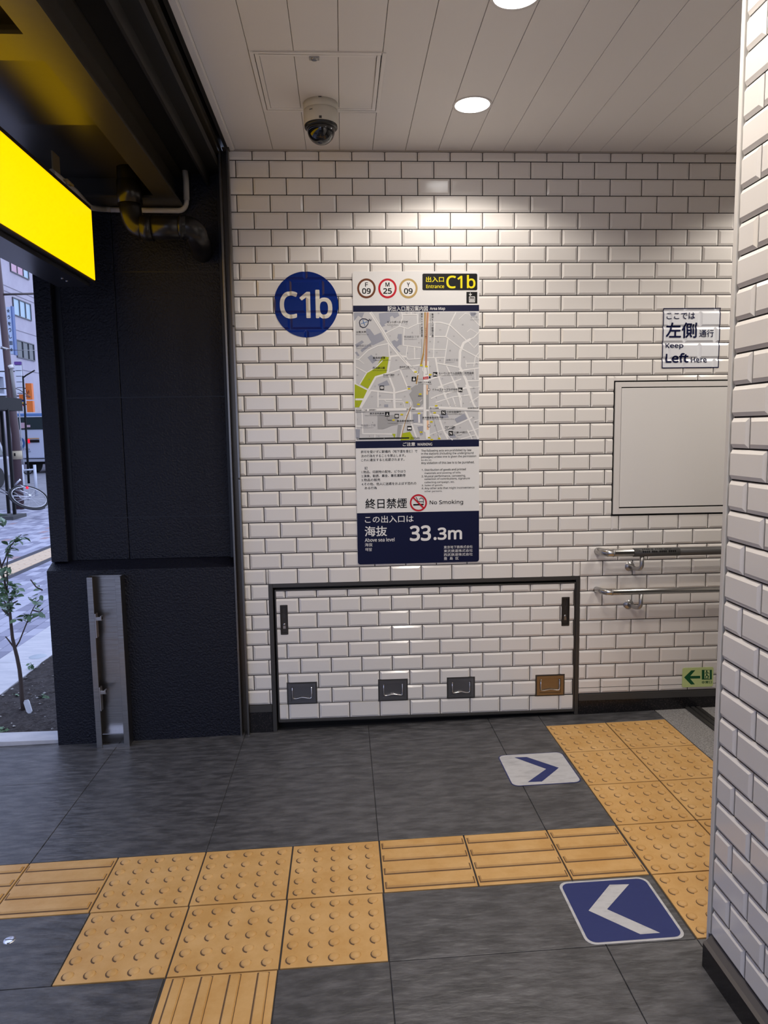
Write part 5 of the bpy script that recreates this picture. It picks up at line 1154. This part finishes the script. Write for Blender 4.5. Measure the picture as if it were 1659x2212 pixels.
g = MB(); g.hexa([(VX-.06, ve-3.6, zc(982)), (VX-.06, ve-.35, zc(982)), (VX-.17, ve-.45, zc(950)), (VX-.17, ve-3.2, zc(950))], [(VX-.03, ve-3.6, zc(982)), (VX-.03, ve-.35, zc(982)), (VX-.14, ve-.45, zc(950)), (VX-.14, ve-3.2, zc(950))]); g.build('side_window', mat('bus_glass', (.03, .045, .05), .1), t)
g = MB(); g.box(VX-.15, VX+.02, ve-.06, ve+.03, zc(1002), zc(990)); g.build('tail_lamp', mat('tail_red', (.75, .01, .04), .3), t)
for wx in (VX-1.68, VX-.17):
    for wy in (ve-.8, ve-3.4): g = MB(); g.lathe([(0, 0), (.27, 0), (.3, .03), (.3, .17), (.27, .2), (0, .2)], (wx, wy, GZ+.3), 'x', seg=18, smooth=False); g.build('wheel', mat('tyre', (.012, .012, .013), .7), t)
# chain guard posts
yg = 15.0; gp = [at(49, 1075, yg), at(74, 1075, yg)]
t = empty('guard_fence', at(60, 1075, yg), 'white roadside guard posts joined by a bar and a sagging chain', 'guard rail')
GWM = mat('guard_white', (.60, .63, .72), .4)
for q in (47.5, 74.5): a = at(q, 1004, yg); g = MB(); g.tube([(a.x, yg, GZ), (a.x, yg, a.z)], .035, seg=10); g.build('post', GWM, t)
a, b = at(48, 1016, yg), at(74, 1014, yg); g = MB(); g.tube([a, b], .02, seg=8); g.build('bar', GWM, t)
g = MB(); g.tube([at(50, 1018, yg), at(54, 1023, yg), at(60, 1025, yg), at(66, 1023, yg), at(71, 1016, yg)], .012, seg=6); g.build('chain', DK, t)
# bicycle --------------------------------------------------------------
ybk = 9.9
def ring(c, m, nrm, R, r, mbx, seg=40, a0=0, a1=2*math.pi):
    m = Vector(m).normalized(); nrm = Vector(nrm).normalized(); w = nrm.cross(m).normalized()
    mbx.tube([c+(m*math.cos(a)+w*math.sin(a))*R for a in [a0+(a1-a0)*k/seg for k in range(seg+1)]], r, seg=8, caps=False)
t = empty('bicycle', at(62, 1095, ybk), 'silver city bicycle leaning over on the sidewalk, front cut by the wall', 'bicycle')
c = at(63, 1074, ybk); md = Vector((.86, 0, -.51)); mn = Vector((.51*.36, .93, .86*.36)); nr = md.cross(mn).normalized()
CHR = mat('bike_chrome', (.62, .62, .66), .2, .9)
g = MB(); ring(c, md, nr, .315, .018, g); wh = g.build('wheel', mat('tyre', (.012, .012, .013), .7), t)
g = MB(); ring(c, md, nr, .292, .009, g); g.build('rim', CHR, wh)
g = MB(); w = nr.cross(md).normalized()
for k in range(18):
    a = 2*math.pi*k/18; g.tube([c+nr*(.02 if k % 2 else -.02), c+(md*math.cos(a)+w*math.sin(a))*.29], .0018, seg=4, caps=False)
g.build('spokes', CHR, wh)
g = MB(); g.tube([c-nr*.05, c+nr*.05], .025, seg=10); g.build('hub', CHR, wh)
g = MB(); ring(c, md, nr, .345, .016, g, 20, math.radians(190), math.radians(350)); g.build('mudguard', mat('bike_dark', (.03, .03, .035), .3, .5), t)
g = MB()
for q in ([(0,1054),(28,1071),(62,1074)], [(33,1056),(60,1066)], [(32,1064),(45,1076),(66,1078)], [(0,1062),(30,1074)], [(36,1082),(56,1078)]): g.tube([at(u, v, ybk-.05) for u, v in q], .010, seg=8)
g.build('frame', CHR, t)
g = MB(); g.tube([at(32, 1048, ybk-.06), at(37, 1042, ybk-.06), at(44, 1036, ybk-.06)], .02, seg=8); g.tube([at(31, 1050, ybk-.06), at(44, 1048, ybk-.06), at(55, 1053, ybk-.06)], .008, seg=6); g.build('carrier', CHR, t)
cr_ = at(58.5, 1053.5, ybk-.1); g = MB(); g.lathe([(0, -.012), (.022, -.008), (.026, .004), (0, .01)], cr_, 'y', seg=14); g.build('reflector', mat('tail_red', (.75, .01, .04), .3), t)
sr = at(72, 1082, ybk);
